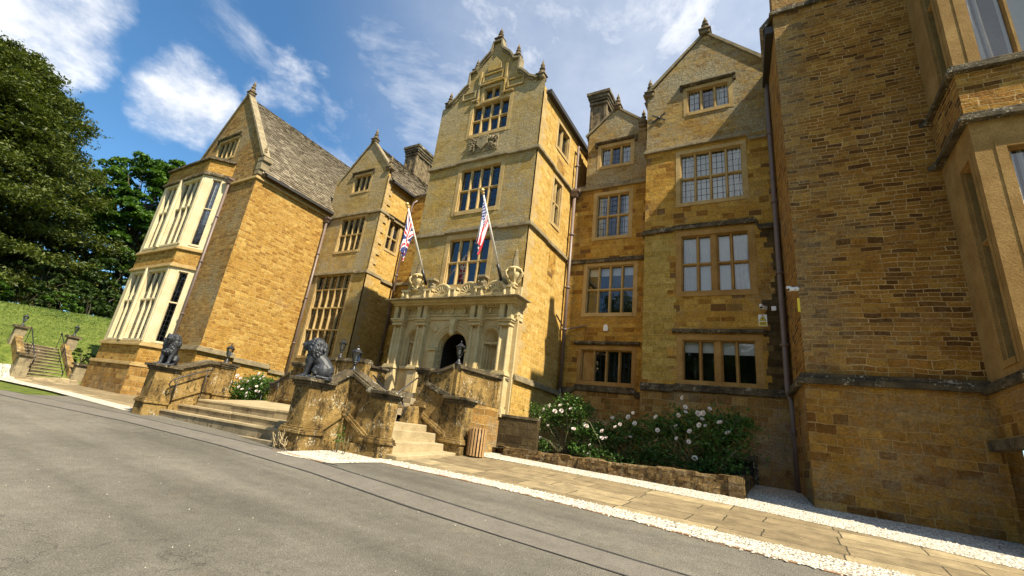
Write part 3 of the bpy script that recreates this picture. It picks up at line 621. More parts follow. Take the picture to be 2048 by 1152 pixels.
# repaired trench across the drive, with its dark joints
TB1 = [(-24.0, 5.75), (-16.4, 6.72), (-10.9, 6.95), (-8.9, 6.98), (-7.0, 6.75), (-3.35, 6.28), (-1.4, 6.1), (4, 5.7), (16, 5.0)]
TB2 = [(-24.0, 5.0), (-19.7, 5.35), (-14.4, 6.02), (-10.2, 6.18), (-7.0, 6.03), (-4.6, 5.72), (-2.9, 5.57), (-1.5, 5.5), (4, 5.05), (16, 4.3)]
strip('road', 'patch', TB2, TB1, .004, 'structure')
M['joint'] = plain('tar joint', (.035, .033, .03), .85, 0, .45)
for L in (TB1, TB2): strip('road', 'joint', [(x, y - .018 + rnd.uniform(-.016, .016)) for x, y in L], [(x, y + .018) for x, y in L], .008, 'structure', .25)
kind_j = G(); 
strip('road', 'joint', [(-7.95, 6.86), (-7.35, 6.92)], [(-7.95, 6.9), (-7.35, 6.96)], .009, 'structure')
# loose pebbles and petals
def pebbles(name, mat, pts, kd='stuff'):
    g = G()
    for x, y, r in pts:
        z = hgt(x, y) + .02; a = rnd.uniform(0, 3); q = rnd.uniform(.6, 1.); h = rnd.uniform(.35, .7) * r
        ring = [(x + r * math.cos(a + t) * (1 if i % 2 else q), y + r * math.sin(a + t) * (q if i % 2 else 1), z - .006) for i, t in enumerate([k * 2 * math.pi / 5 for k in range(5)])]
        k = len(g.v); g.v += ring + [(x + rnd.uniform(-.3, .3) * r, y, z + h)]
        for i in range(5): g.f.append((k + i, k + (i + 1) % 5, k + 5)); g.mi.append(0)
    return kind(g.build(name, mat), kd)
M['pebble'] = plain('pale pebbles', (.60, .54, .43), .85, 0, .3, 3)
ps = []
for i in range(150): x = rnd.uniform(-18, 4); ps.append((x, rnd.uniform(1.6, 7.0) - (0 if x > -14 else .8), rnd.choice([.004, .005, .006, .006, .007])))
def edge_pts(pl, n, spread, sign):
    for i in range(n):
        k = rnd.randrange(len(pl) - 1); t = rnd.random(); a, b = pl[k], pl[k + 1]
        ps.append((a[0] + (b[0] - a[0]) * t, a[1] + (b[1] - a[1]) * t + sign * abs(rnd.gauss(0, spread)), rnd.uniform(.012, .026)))
edge_pts([(-7.25, 8.1), (-4.5, 8.25), (-1.9, 8.05), (.2, 7.8), (4, 7.6)], 700, .06, 1)
edge_pts([(-4.5, 8.2), (-1.9, 8.0), (.2, 7.75), (4, 7.55)], 110, .06, -1)
edge_pts([(-7.2, 8.55), (-4.76, 8.72), (-2.1, 8.62), (.23, 8.55), (4, 8.45)], 300, .08, -1)
edge_pts([(-7.2, 11.6), (-5, 11.68), (-.8, 11.42), (1.36, 10.97), (2.6, 10.6)], 420, .2, 1)
edge_pts([(-8.95, 7.0), (-7.7, 7.1), (-7.4, 8.2)], 260, .2, 1)
edge_pts([(-.9, 11.6), (.2, 11.4), (1.4, 11.1), (2.6, 10.8)], 500, .8, 1)
pebbles('pebbles', 'pebble', ps)

# fallen petals and leaves on the paving and gravel
g = G()
for i in range(150):
    x = rnd.uniform(-7, 2.5); y = rnd.choice([rnd.uniform(11.4, 12.4), rnd.uniform(8.2, 12.3)]); r = rnd.uniform(.012, .028); a = rnd.uniform(0, 6); z = hgt(x, y) + .03
    g.poly([(x + r * math.cos(a), y + r * math.sin(a), z), (x - r * .5 * math.sin(a), y + r * .5 * math.cos(a), z + .008), (x - r * math.cos(a), y - r * math.sin(a), z + .004), (x + r * .5 * math.sin(a), y - r * .5 * math.cos(a), z + .006)])
M['litter'] = leafmat('fallen leaves', [(.20, .12, .04), (.30, .20, .08), (.55, .48, .40), (.12, .10, .035)], .1)
kind(g.build('fallen_leaves', 'litter'), 'stuff')

# ------------------------------------------------------------------ the house
house = thing('mansion', 'golden ironstone country house with stone gables, mullioned windows and a carved porch tower', 'house', (-10, 14, -.6))
def wall(f, outer, holes, mat, d=0., label=None):
    g = G(); fwall(g, f, outer, holes, d)
    o = g.build('wall', mat, house)
    if label: o['label'] = label
    return o
def quoins(f, u, z0, z1, side, mat='dress', d=.004):
    """long and short corner blocks"""
    g = G(); z = z0; i = 0
    while z < z1 - .12:
        h = min(rnd.uniform(.24, .34), z1 - z); L = (.52 if i % 2 else .3) * rnd.uniform(.9, 1.1)
        fbox(g, f, min(u, u + side * L), max(u, u + side * L), z + .006, z + h - .006, -.05, d); z += h; i += 1
    return g.build('quoins', mat, house)

# --- block with the tall gable, right of the tower
f = FR(16.0)
h = [window(f, -2.46, -1.07, 12.5, 13.53, 3, (), True, [('drape', -2.44, -2.06, 12.5, 13.5), ('drape', -1.48, -1.1, 12.5, 13.5)], hood=True, mull=.13),
     window(f, -2.74, -.76, 8.67, 10.7, 4, (.5,), True, [('drape', -2.72, -2.3, 8.67, 10.65), ('blind', -2.4, -1.3, 8.67, 10.65), ('drape', -1.2, -.78, 8.67, 10.65)], hood=False, mull=.11),
     window(f, -2.71, -.7, 5.37, 7.38, 4, (.49,), False, [('drape', -2.69, -2.2, 5.37, 7.35), ('blind', -2.6, -.8, 5.37, 7.35), ('drape', -1.22, -.72, 5.37, 7.35)], hood=False, mat='brownfr', mull=.12, king=2, jamb=.18),
     window(f, -2.69, -.68, 2.47, 3.74, 4, (), False, [('blind', -2.66, -1.75, 3.38, 3.72), ('blind', -1.62, -.72, 3.34, 3.72)], hood='bar', mat='brownfr', mull=.12, king=2, jamb=.18)]
wall(f, [(-3.94, 11.06), (.4, 11.06), (.4, 13.75), (-1.79, 16.1), (-3.94, 13.75)], h[:1], 'ochre_grey')
wall(f, rect(-3.94, .4, 2.2, 11.06), h[1:], 'ochre', 0, 'ochre wall with scattered dark ironstone blocks')
wall(f, [(-3.97, -1.2), (.42, -1.2), (.42, 2.2), (-3.97, 2.2)], [rect(-1.55, -.9, -.9, .35)], 'oldbase', .04)
M['stain'] = stone('damp stained stone', [(.05, .034, .014), (.10, .065, .025), (.07, .047, .02), (.14, .09, .034)], (.09, .065, .03), .44, .19, .010, .02, (.3, .6), (.2, .18, .12), .5, .8, 11.7, .45)
pts_ = [(.39, 2.35), (-.30, 2.35)]; z = 2.35
while z < 7.3: u_ = -.42 + .25 * math.sin(z * 1.3) * (z > 4.2) + rnd.uniform(-.06, .22); pts_ += [(u_, z), (u_, z + .19)]; z += .19
g = G(); fwall(g, f, pts_ + [(.39, z)], [], .004); g.build('damp_stonework', 'stain', house)
# basement door opening
g = G(); fbox(g, f, -1.67, -1.55, -.9, .35, -.2, .06); fbox(g, f, -.9, -.78, -.9, .35, -.2, .06); fbox(g, f, -1.67, -.78, .35, .5, -.2, .08); g.build('basement_door_frame', 'moss', house)
g = G(); fbox(g, f, -1.55, -.9, -.9, .35, -.16, -.12); g.build('basement_door', 'iron_black', house)
wall(LT(-3.94), rect(16, 24, 10, 13.75), [], 'ochre')
wall(LT(-3.94), rect(16, 16.8, -1, 10), [], 'ochre')
g = G(); z = 2.42; i = 0
while z < 7.5:
    hh = rnd.uniform(.17, .25); L = rnd.choice([.78, .86, .98, 1.06]); fbox(g, f, -3.94, -3.94 + L, z + .002, z + hh - .002, -.05, .004); z += hh
g.build('pier_stonework', 'yellow_ashlar', house)

def slope(pts, name='roof', mat='slate', thick=.14):
    g = G(); n = poly_normal(pts); n = n if n.z > 0 else -n
    a = [Vector(p) - n * thick for p in pts]; b = [Vector(p) for p in pts]
    if poly_normal(b).z < 0: a.reverse(); b.reverse()
    g.hexa(a, b); return g.build(name, mat, house)
slope([(-4.1, 16.1, 13.55), (-4.1, 25, 13.55), (-1.79, 25, 16.0), (-1.79, 16.1, 16.0)]); slope([(.6, 16.1, 13.45), (.6, 25, 13.45), (-1.79, 25, 16.0), (-1.79, 16.1, 16.0)])
gable_coping(f, [(-4.02, 13.72), (-1.79, 16.12), (.42, 13.72)])
finial(-1.79, 16.06, 16.12, .95, 1.05); finial(-3.86, 16.06, 13.72, .92, .9)
string([(-3.97, 16, 2.1), (-2.95, 16, 2.1)], 'moss', .12, .2); string([(-2.95, 16, 2.16), (.4, 16, 2.16)], 'moss', .12, .18)
string([(-3.94, 16.8, 7.58), (-3.94, 16, 7.58), (-3.0, 16, 7.62), (-2.9, 16, 7.66), (-.5, 16, 7.66), (-.4, 16, 7.4), (.35, 16, 7.4)], 'moss', .10, .15)
string([(-3.94, 16.8, 11.0), (-3.94, 16, 11.0), (-3.0, 16, 11.0), (-2.9, 16, 11.02), (-.6, 16, 11.02), (-.5, 16, 10.8), (.35, 16, 10.8)], 'cop', .10, .15)
g = G()
for a in (R(35), R(-35)): g.beam([(-3.5 - .3 * math.cos(a), 15.96, 12.56 - .3 * math.sin(a)), (-3.5 + .3 * math.cos(a), 15.96, 12.56 + .3 * math.sin(a))], .03, -.025, .025)
g.ball((-3.5, 15.95, 12.56), .05); g.build('wall_tie', 'iron_black', house)

# --- recessed bay between tower and gable block
f = FR(16.8)
h = [window(f, -6.03, -4.77, 11.35, 12.3, 3, (), True, [('drape', -6.0, -5.62, 11.35, 12.28), ('drape', -5.15, -4.8, 11.35, 12.28)], hood=True, mull=.13),
     window(f, -6.07, -4.76, 8.06, 9.96, 3, (.5,), True, [('drape', -6.05, -5.72, 8.06, 9.92), ('drape', -5.02, -4.78, 8.06, 9.92)], hood=False, mull=.12),
     window(f, -6.3, -4.5, 4.9, 6.81, 4, (.5,), False, [('blind', -6.28, -4.52, 6.45, 6.8)], hood=False, mull=.12),
     window(f, -6.34, -4.47, 2.35, 3.5, 4, (), True, None, hood='bar', mat='brownfr', mull=.12)]
g = G(); fbox(g, f, -6.3, -5.92, 2.39, 3.46, -.158, -.15); g.build('boarded_light', 'brownfr', house)
wall(f, [(-6.62, 10.36), (-3.9, 10.36), (-3.9, 12.3), (-4.16, 12.3), (-4.16, 13.05), (-5.42, 14.2), (-6.62, 13.05)], h[:1], 'ochre_grey')
wall(f, rect(-7.2, -3.9, 2.0, 10.36), h[1:], 'ochre', 0, 'ochre recessed wall under the small attic gable')
wall(f, rect(-7.2, -3.9, -1.2, 2.0), [], 'oldbase', .04)
gable_coping(f, [(-6.72, 13.02), (-5.42, 14.22), (-4.1, 13.02)], .3, .1)
finial(-5.42, 16.86, 14.2, .85, .85); finial(-4.3, 16.86, 12.98, .9, .85)
string([(-7.15, 16.8, 1.9), (-6.6, 16.8, 1.9), (-6.5, 16.8, 2.02), (-4.4, 16.8, 2.02), (-4.3, 16.8, 1.9), (-3.95, 16.8, 1.9)], 'moss', .1, .18)
string([(-7.1, 16.8, 6.98), (-3.96, 16.8, 6.98)], 'moss', .1, .14); string([(-7.1, 16.8, 10.3), (-3.96, 16.8, 10.3)], 'cop', .09, .14)
wall(LT(-6.62), rect(16.8, 20, 10.5, 13.05), [], 'ochre')
slope([(-6.75, 16.9, 12.95), (-6.75, 24, 12.95), (-5.42, 24, 14.15), (-5.42, 16.9, 14.15)]); slope([(-3.9, 16.9, 12.8), (-3.9, 24, 12.8), (-5.42, 24, 14.15), (-5.42, 16.9, 14.15)])
slope([(-7.2, 16.75, 10.5), (-6.6, 16.75, 10.5), (-6.6, 20, 12.6), (-7.2, 20, 12.6)])
# --- chimneys
def courses(e0, e1, r0, r1, n, label=None):
    """overlapping stone slates laid course by course from the eave line e0-e1 up to the ridge r0-r1"""
    E0, E1, R0, R1 = (Vector(q) for q in (e0, e1, r0, r1)); nn = (E1 - E0).cross(R0 - E0).normalized(); nn = nn if nn.z > 0 else -nn; g = G(); t = 0.
    sizes = [1.5 - .8 * i / n for i in range(n)]; tot = sum(sizes); k = 0
    for h in sizes:
        h /= tot; a0, a1 = E0.lerp(R0, t), E1.lerp(R1, t); b0, b1 = E0.lerp(R0, min(1, t + h * 1.25)), E1.lerp(R1, min(1, t + h * 1.25)); L = (a1 - a0).length; s = -rnd.uniform(0, .3)
        while s < L:
            w_ = rnd.uniform(.13, .34); u0, u1 = max(0, s + .004) / L, min(L, s + w_ - .004) / L; s += w_
            if u1 <= u0: continue
            j = (b0 - a0) * rnd.uniform(-.12, .1); up1 = nn * rnd.uniform(.035, .06)
            p, q, r_, o_ = a0.lerp(a1, u0) + j, a0.lerp(a1, u1) + j, b0.lerp(b1, u1), b0.lerp(b1, u0)
            g.hexa([p + nn * .012, q + nn * .012, r_, o_], [p + up1, q + up1, r_ + nn * .012, o_ + nn * .012])
        t += h
    o = g.build('roof_slates', 'slates', house); return o
def chimney(x0, x1, y0, y1, z0, z1, panels):
    g = G(); g.box(x0, x1, y0, y1, z0, z1 - .5)
    for i in range(panels): 
        u = y0 + (y1 - y0) * (i + .5) / panels; g.box(x1 - .02, x1 + .05, u - (y1 - y0) / panels * .5 + .02, u - (y1 - y0) / panels * .5 + .14, z0 + .6, z1 - .7)
    for i in range(max(1, panels - 1) + 1): u = x0 + (x1 - x0) * i / max(1, panels - 1); g.box(u - .06, u + .06, y0 - .05, y0 + .02, z0 + .6, z1 - .7)
    c = g.build('chimney', 'sooty', house)
    g = G()
    for k, (e, a, b) in enumerate(((.1, z1 - .72, z1 - .58), (.12, z1 - .5, z1 - .36), (.17, z1 - .36, z1 - .16), (.23, z1 - .16, z1))): g.box(x0 - e, x1 + e, y0 - e, y1 + e, a, b)
    g.build('chimney_cap', 'moss', c)
    g = G(); e = .08; g.box(x0 - e, x1 + e, y0 - e, y1 + e, z0 + .45, z0 + .6); g.build('chimney_band', 'moss', c)
chimney(-7.25, -6.55, 18.5, 20.4, 12.2, 16.85, 2)
chimney(-21.05, -20.1, 20.0, 21.9, 14.3, 17.95, 3)

# --- porch tower
f = FR(13.2); TX0, TX1 = -12.25, -7.17
h = [window(f, -10.5, -8.73, 11.65, 13.15, 4, (.5,), True, None, hood=False, mull=.13, jamb=.16),
     window(f, -10.56, -8.7, 8.07, 9.98, 4, (.5,), True, None, hood=False, mull=.12, jamb=.17),
     window(f, -10.54, -8.72, 5.0, 6.86, 4, (.5,), False, None, hood=False, mull=.12, jamb=.18)]
up_ = window(f, -10.06, -9.27, 13.31, 13.94, 2, (), True, None, hood=False, mull=.13, jamb=.12, jd=.02)
# curved and stepped gable outline
GL = [(-12.25, 13.5), (-11.86, 13.62), (-11.72, 13.72), (-11.5, 13.85), (-11.28, 14.12), (-11.08, 14.32), (-10.93, 14.42), (-10.91, 14.7), (-10.93, 15.02), (-10.62, 15.1), (-10.55, 15.28), (-10.4, 15.52), (-10.2, 15.72), (-10.0, 15.92), (-9.93, 16.1), (-9.9, 16.4)]
GX = -9.71
GRt = [(2 * GX - x, z - .0) for x, z in reversed(GL)]
gab = [(x, z) for x, z in GL] + GRt
gab[-1] = (TX1, 13.5)
wall(f, rect(TX0, TX1, 4.3, 10.36), h[1:], 'ashlar', 0, 'yellow ashlar tower front')
wall(f, [(TX0, 10.36), (TX1, 10.36)] + list(reversed(gab)), [h[0], up_], 'ashlar_grey', 0, 'grey lichened upper wall and shaped gable of the tower')
gable_coping(f, [(x, z) for x, z in GL[1:]] + [(2 * GX - x, z) for x, z in reversed(GL[1:])], .36, .085, 'cop', -.06)
for q in (GL[2:7], GL[9:15]):              # dentils under the scrolls
    for sd in (0, 1):
        g = G()
        for a, b in zip(q, q[1:]):
            for k in range(3):
                x = a[0] + (b[0] - a[0]) * (k + .5) / 3; z = a[1] + (b[1] - a[1]) * (k + .5) / 3; x = 2 * GX - x if sd else x
                fbox(g, f, x - .035, x + .035, z - .12, z - .03, 0, .06)
        g.build('dentils', 'cop', house)
for x, z, hh, s in ((-11.95, 13.6, .85, .8), (-10.74, 15.1, .8, .75), (-9.71, 16.45, .85, .95), (-8.66, 15.1, .85, .8), (-7.4, 13.6, .95, .9)): finial(x, 13.26, z, hh, s)
g = G()                                   # carved panels of the gable and stepped hood
fbox(g, f, -10.3, -9.1, 14.12, 14.2, 0, .1); fbox(g, f, -10.62, -10.3, 13.38, 13.46, 0, .1); fbox(g, f, -9.12, -8.6, 13.38, 13.46, 0, .1)
fbox(g, f, -10.38, -10.3, 13.3, 14.2, 0, .07); fbox(g, f, -9.1, -9.02, 13.3, 14.2, 0, .07)
for a, b, z0, z1 in ((-10.25, -9.2, 14.28, 14.72), (-11.2, -10.48, 13.6, 14.0), (-8.95, -8.15, 13.6, 14.05)):
    fbox(g, f, a, b, z0, z0 + .07, 0, .06); fbox(g, f, a, b, z1 - .07, z1, 0, .06); fbox(g, f, a, a + .08, z0 + .07, z1 - .07, 0, .06); fbox(g, f, b - .08, b, z0 + .07, z1 - .07, 0, .06)
fbox(g, f, -10.42, -10.3, 14.2, 14.95, 0, .08); fbox(g, f, -9.12, -9.0, 14.2, 14.95, 0, .08)
fprism(g, f, [(-10.05, 14.85), (-9.37, 14.85), (-9.37, 15.15), (-9.71, 15.6), (-10.05, 15.15)], 0, .05)
g.build('gable_panel', 'ashlar', house, bevel=.01)
g = G()                                   # carved coat of arms
fbox(g, f, -10.42, -9.0, 10.68, 11.42, 0, .035)
fprism(g, f, [(-9.95, 11.3), (-9.45, 11.3), (-9.45, 11.0), (-9.7, 10.75), (-9.95, 11.0)], .03, .13)
for i in range(30):
    s = -1 if i % 2 else 1; cx = -9.7 + s * rnd.uniform(.3, .62); cz = rnd.uniform(10.78, 11.34); r = rnd.uniform(.05, .11); a0 = rnd.uniform(0, 6)
    g.tube([f.p(cx + r * (1 - k * .06) * math.cos(a0 + k * .6), cz + r * (1 - k * .06) * math.sin(a0 + k * .6), .05 + .045 * math.sin(k * .5)) for k in range(9)], [.035 - .002 * k for k in range(9)], 6)
for k in range(7): g.ball(f.p(-9.9 + k * .07, 11.38, .06), .045, 6, 4)
g.build('coat_of_arms', 'cop', house)
wall(f, rect(-7.38, TX1, 1.8, 4.3), [], 'ashlar')
# tower sides
f2 = RT(TX1)
h = [window(f2, 14.78, 15.95, 11.4, 12.55, 2, (), True, None, hood=False, mull=.14), window(f2, 14.85, 15.6, 8.05, 9.95, 2, (.5,), True, None, hood=False, mull=.14)]
wall(f2, rect(13.2, 19, 1.8, 13.15), h, 'side', 0, 'sunlit golden side wall of the tower')
wall(f2, rect(13.12, 17, -1, 1.8), [], 'side', .08)
wall(LT(TX0), rect(13.2, 19, -1, 13.15), [], 'ashlar')
wall(FR(13.2), rect(TX0 - .08, TX1 + .08, -1, .6), [], 'ashlar', .08); wall(FR(13.2), rect(-7.38, TX1 + .08, .6, 1.8), [], 'ashlar', .08)
quoins(f2, 13.2, 1.95, 13.0, 1, 'dress', .002)
for q in ((15.0, 15.62, 5.6, 7.05), (14.95, 15.7, 10.5, 11.0)): g = G(); fbox(g, f2, *q, -.02, .006); g.build('blocked_window', 'ochre', house)
for z in (7.12, 10.28):
    string([(TX0, 17, z), (TX0, 13.2, z), (-10.85, 13.2, z), (-10.8, 13.2, z + .05), (-8.45, 13.2, z + .05), (-8.4, 13.2, z), (TX1, 13.2, z), (TX1, 14.6, z), (TX1, 14.65, z - .04), (TX1, 16.75, z - .04)], 'cop', .10, .15)
string([(TX1 + .08, 13.12, 1.74), (TX1 + .08, 16.75, 1.74)], 'cop', .1, .16)
slope([(TX1 + .1, 13.35, 13.05), (TX1 + .1, 20, 13.05), (GX, 20, 15.2), (GX, 13.35, 15.2)]); slope([(TX0 - .1, 13.35, 13.05), (TX0 - .1, 20, 13.05), (GX, 20, 15.2), (GX, 13.35, 15.2)])
g = G(); g.beam([(TX1 + .09, 13.45, 13.0), (TX1 + .09, 19, 13.0)], .2, -.05, .14); g.build('gutter', 'gutter', house)

# --- left middle block
f = FR(15.7); CX = -17.6
h = [window(f, -20.3, -19.02, 11.97, 13.02, 3, (), True, None, hood=True, mull=.13),
     window(f, -20.48, -18.66, 8.28, 10.27, 4, (.5,), True, None, hood=False, mull=.12),
     window(f, -21.32, -18.7, 2.5, 6.9, 5, (.317, .585, .82), True, None, hood=False, mull=.12, mat='dress')]
wall(f, rect(-21.9, CX, 2.0, 10.5), h[1:], 'ashlar', 0, 'weathered ashlar wall under the middle gable')
wall(f, [(-21.9, 10.5), (CX, 10.5), (CX, 13.1), (-19.48, 15.25), (-21.36, 13.1), (-21.9, 13.1)], h[:1], 'ashlar_grey')
wall(f, rect(-21.9, CX + .06, -1, 2.0), [], 'ashlar', .06)
f2 = RT(CX)
h = [window(f2, 16.55, 17.4, 8.63, 10.27, 2, (.45,), True, [('drape', 17.05, 17.36, 8.63, 10.2)], hood=True, mull=.14)]
wall(f2, rect(15.7, 18.6, -1, 12.75), h, 'side', 0, 'sunlit side wall beside the tower')
g = G(); fbox(g, f2, 15.7, 16.75, 2, 7.0, 0, .05); g.build('pilaster', 'side', house)
wall(FR(17.8), rect(CX, TX0, -1, 12.4), [], 'ochre')
slope([(CX + .2, 15.75, 12.35), (CX + .2, 23, 12.35), (-19.48, 23, 15.15), (-19.48, 15.75, 15.15)]); slope([(-21.6, 15.75, 12.7), (-21.6, 23, 12.7), (-19.48, 23, 15.15), (-19.48, 15.75, 15.15)])
slope([(CX, 17.7, 12.35), (TX0, 17.7, 12.35), (TX0, 21, 14.5), (CX, 21, 14.5)])
courses((CX + .27, 15.85, 12.36), (CX + .27, 21, 12.36), (-19.45, 15.85, 15.22), (-19.45, 23, 15.22), 25)
gable_coping(f, [(-21.5, 13.0), (-19.48, 15.28), (CX + .04, 13.0)], .34, .12)
finial(-19.48, 15.76, 15.28, .95, .95); finial(CX - .1, 15.76, 13.0, .95, .85)
g = G(); g.beam([(CX + .24, 15.95, 12.3), (CX + .24, 19, 12.3)], .16, -.06, .08); g.build('gutter', 'gutter', house)
for z in (6.95, 10.45): string([(-21.75, 15.7, z), (-18.5, 15.7, z), (-18.45, 15.7, z - .05), (CX, 15.7, z - .05), (CX, 16.7, z - .05), (CX, 16.75, z - .14), (CX, 17.75, z - .14)], 'cop', .1, .15)
string([(CX, 17.8, 6.9), (TX0, 17.8, 6.9)], 'cop', .08, .14)
quoins(f2, 15.7, 2.0, 12.6, 1, 'dress', .054)

# --- left wing with slate roof
f = FR(10.93); LX = -21.8
h = [window(f, -27.1, -25.1, 12.6, 13.85, 4, (), True, None, hood=True, mull=.14)]
wall(f, [(-29.5, 1.8), (LX, 1.8), (LX, 11.85), (-25.72, 17.0), (-29.5, 11.85)], h, 'iron_grey', 0, 'rough ironstone gable of the wing')
wall(f, rect(-29.5, LX + .07, -1.2, 1.8), [], 'iron', .07)
f2 = RT(LX)
wall(f2, rect(10.93, 15.7, 1.5, 10.85), [], 'iron', 0, 'sunlit orange ironstone side wall of the wing')
wall(f2, rect(10.86, 15.7, -1.2, 1.5), [], 'iron', .07)
wall(LT(-29.5), rect(10.93, 20, -1.2, 11.0), [], 'iron')
slope([(LX + .22, 11.05, 10.85), (LX + .22, 19.5, 10.85), (-25.66, 19.5, 16.75), (-25.66, 11.05, 16.75)]); slope([(-29.7, 11.05, 10.9), (-29.7, 19.5, 10.9), (-25.66, 19.5, 16.75), (-25.66, 11.05, 16.75)])
gable_coping(f, [(-29.6, 11.75), (-25.72, 17.02), (LX + .02, 11.75)], .42, .14)
finial(-25.72, 11.0, 17.0, 1.05, 1.05); finial(LX - .12, 11.0, 11.72, .8, .8)
g = G(); g.box(LX - .28, LX + .2, 10.85, 11.35, 11.0, 11.2); g.box(LX - .28, LX + .12, 10.86, 11.3, 10.75, 11.0); g.box(LX - .28, LX + .26, 10.83, 11.38, 11.5, 11.72); g.box(LX - .28, LX + .16, 10.85, 11.34, 11.2, 11.5); g.build('kneeler', 'cop', house, bevel=.02)
string([(-24.2, 10.93, 10.55), (LX, 10.93, 10.55), (LX, 15.6, 10.55)], 'dress', .1, .14)
g = G(); g.beam([(LX + .27, 11.25, 10.78), (LX + .27, 15.75, 10.78)], .17, -.05, .09); g.build('gutter', 'gutter', house)
string([(-24.3, 10.86, 1.72), (LX + .07, 10.86, 1.72), (LX + .07, 12.55, 1.72)], 'cop', .12, .18); string([(LX + .07, 12.55, 1.56), (LX + .07, 14.5, 1.56)], 'cop', .12, .2); string([(LX + .07, 14.5, 1.4), (LX + .07, 15.65, 1.4)], 'cop', .1, .16)

courses((LX + .3, 11.1, 10.86), (LX + .3, 17.6, 10.86), (-25.62, 11.1, 16.82), (-25.62, 19.3, 16.82), 50)
# bay window of the wing
BX0, BX1, BY = -29.7, -25.2, 10.0
bayc = (-24.35, 10.93)
fb = FR(BY); dv_ = Vector((bayc[0] - BX1, bayc[1] - BY)); fs = F((BX1, BY), (dv_.x, dv_.y), (dv_.y, -dv_.x)); SL = dv_.length
for z0, z1 in ((1.95, 5.45), (6.95, 10.7)):
    a = window(fb, BX0 + .42, -27.75, z0, z1, 3, (.58,), True, None, hood=False, mat='cream', mull=.16, jamb=.1)
    b = window(fb, -27.4, BX1 - .34, z0, z1, 3, (.58,), True, None, hood=False, mat='cream', mull=.16, jamb=.1)
    c = window(fs, .42, SL - .4, z0, z1, 1, (.55,), True, [('drape', .55, .85, z0 + 1.2, z1)] if z0 > 5 else None, hood=False, mat='cream', jamb=.1, back=-.7)
    wall(fb, rect(BX0, BX1, z0 - .25, z1 + .28), [a, b], 'cream'); wall(fs, rect(0, SL, z0 - .25, z1 + .28), [c], 'cream')
    wall(LT(BX0), rect(BY, 10.93, z0 - .25, z1 + .28), [], 'cream')
    for q in ((-27.66, -27.49, .14), (BX1 - .2, BX1 - .04, .05)): g = G(); fbox(g, fb, q[0], q[1], z0 - .1, z1 + .2, 0, q[2]); g.build('bay_pier', 'cream', house, bevel=.02)
bayp = [(BX0, 10.93), (BX0, BY), (BX1, BY), bayc]
for z0, z1, m, e in ((5.73, 6.7, 'iron', 0), (10.98, 11.9, 'iron', 0), (.78, 1.7, 'iron', .03), (-1.2, .78, 'oldbase', .16)):
    fe, fse = FR(BY - e), F((BX1 + e * .4, BY - e), (dv_.x, dv_.y), (dv_.y, -dv_.x))
    wall(fe, rect(BX0 - e, BX1 + e * .4, z0, z1), [], m); wall(fse, rect(0, SL + e, z0, z1), [], m); wall(LT(BX0 - e), rect(BY - e, 10.93, z0, z1), [], m)
for z, m, o_, hh in ((1.66, 'dress', .12, .16), (5.66, 'dress', .1, .14), (6.6, 'dress', .1, .14), (10.9, 'moss', .12, .16), (11.85, 'moss', .14, .16)):
    string([(x, y, z) for x, y in bayp], m, o_, hh)
string([(BX0 - .16, 10.93, .72), (BX0 - .16, BY - .16, .72), (BX1 + .06, BY - .16, .72), (bayc[0] + .12, 10.9, .72)], 'dress', .05, .12)
g = G(); g.poly([(x, y, 11.8) for x, y in bayp]); g.build('bay_roof', 'lead', house)

# --- right wing in front, mostly beyond the frame
f = FR(13.4); RX = .40
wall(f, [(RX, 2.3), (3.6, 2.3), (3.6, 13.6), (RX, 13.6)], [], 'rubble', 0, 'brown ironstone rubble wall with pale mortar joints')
wall(f, rect(RX - .06, 3.6, -1.4, 2.3), [], 'rubble_low', .07)
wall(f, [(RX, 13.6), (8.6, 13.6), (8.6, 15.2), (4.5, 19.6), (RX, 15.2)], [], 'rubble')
fl_ = F((.16, 16.0), (.24, -2.6), (-2.6, -.24))
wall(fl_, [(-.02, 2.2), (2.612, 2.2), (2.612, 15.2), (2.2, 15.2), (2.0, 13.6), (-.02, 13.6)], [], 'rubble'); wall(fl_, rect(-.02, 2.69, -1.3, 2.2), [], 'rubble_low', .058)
slope([(.02, 13.6, 13.25), (.02, 24, 13.25), (4.5, 24, 18.9), (4.5, 13.6, 18.9)]); slope([(9, 13.45, 13.3), (9, 24, 13.3), (4.5, 24, 18.9), (4.5, 13.45, 18.9)])
g = G(); g.beam([(.12, 16.0, 12.95), (.30, 13.5, 12.95)], .26, -.1, .16); g.build('gutter', 'gutter', house)
string([(.16, 15.8, 13.4), (RX, 13.4, 13.4), (3.35, 13.4, 13.4)], 'moss', .1, .18)
string([(.1, 16.0, 2.18), (RX - .05, 13.33, 2.18), (3.42, 13.33, 2.18)], 'moss', .12, .2)
ba, bb = (3.36, 13.4), (3.42, 11.6)
dv2 = Vector((bb[0] - ba[0], bb[1] - ba[1])); fc = F(ba, (dv2.x, dv2.y), (dv2.y, -dv2.x)); CL = dv2.length; fd = FR(11.6)
hc = [window(fc, .95, 1.5, 2.6, 6.6, 1, (.585,), False, None, hood=False, mat='brownfr', jamb=.12, back=-.9), window(fc, .95, 1.5, 8.85, 12.6, 1, (.6,), False, None, hood=False, mat='brownfr', jamb=.12, back=-.9)]
hd = [window(fd, 3.86, 5.6, 2.9, 6.62, 3, (.6,), False, [('drape', 3.86, 4.3, 2.9, 6.6)], hood=False, mat='brownfr', jamb=.15), window(fd, 3.82, 5.6, 8.72, 12.3, 3, (.6,), False, [('drape', 3.84, 4.12, 8.72, 12.3), ('blind', 3.9, 5.4, 8.72, 12.3)], hood=False, mat='brownfr', jamb=.17, mull=.11)]
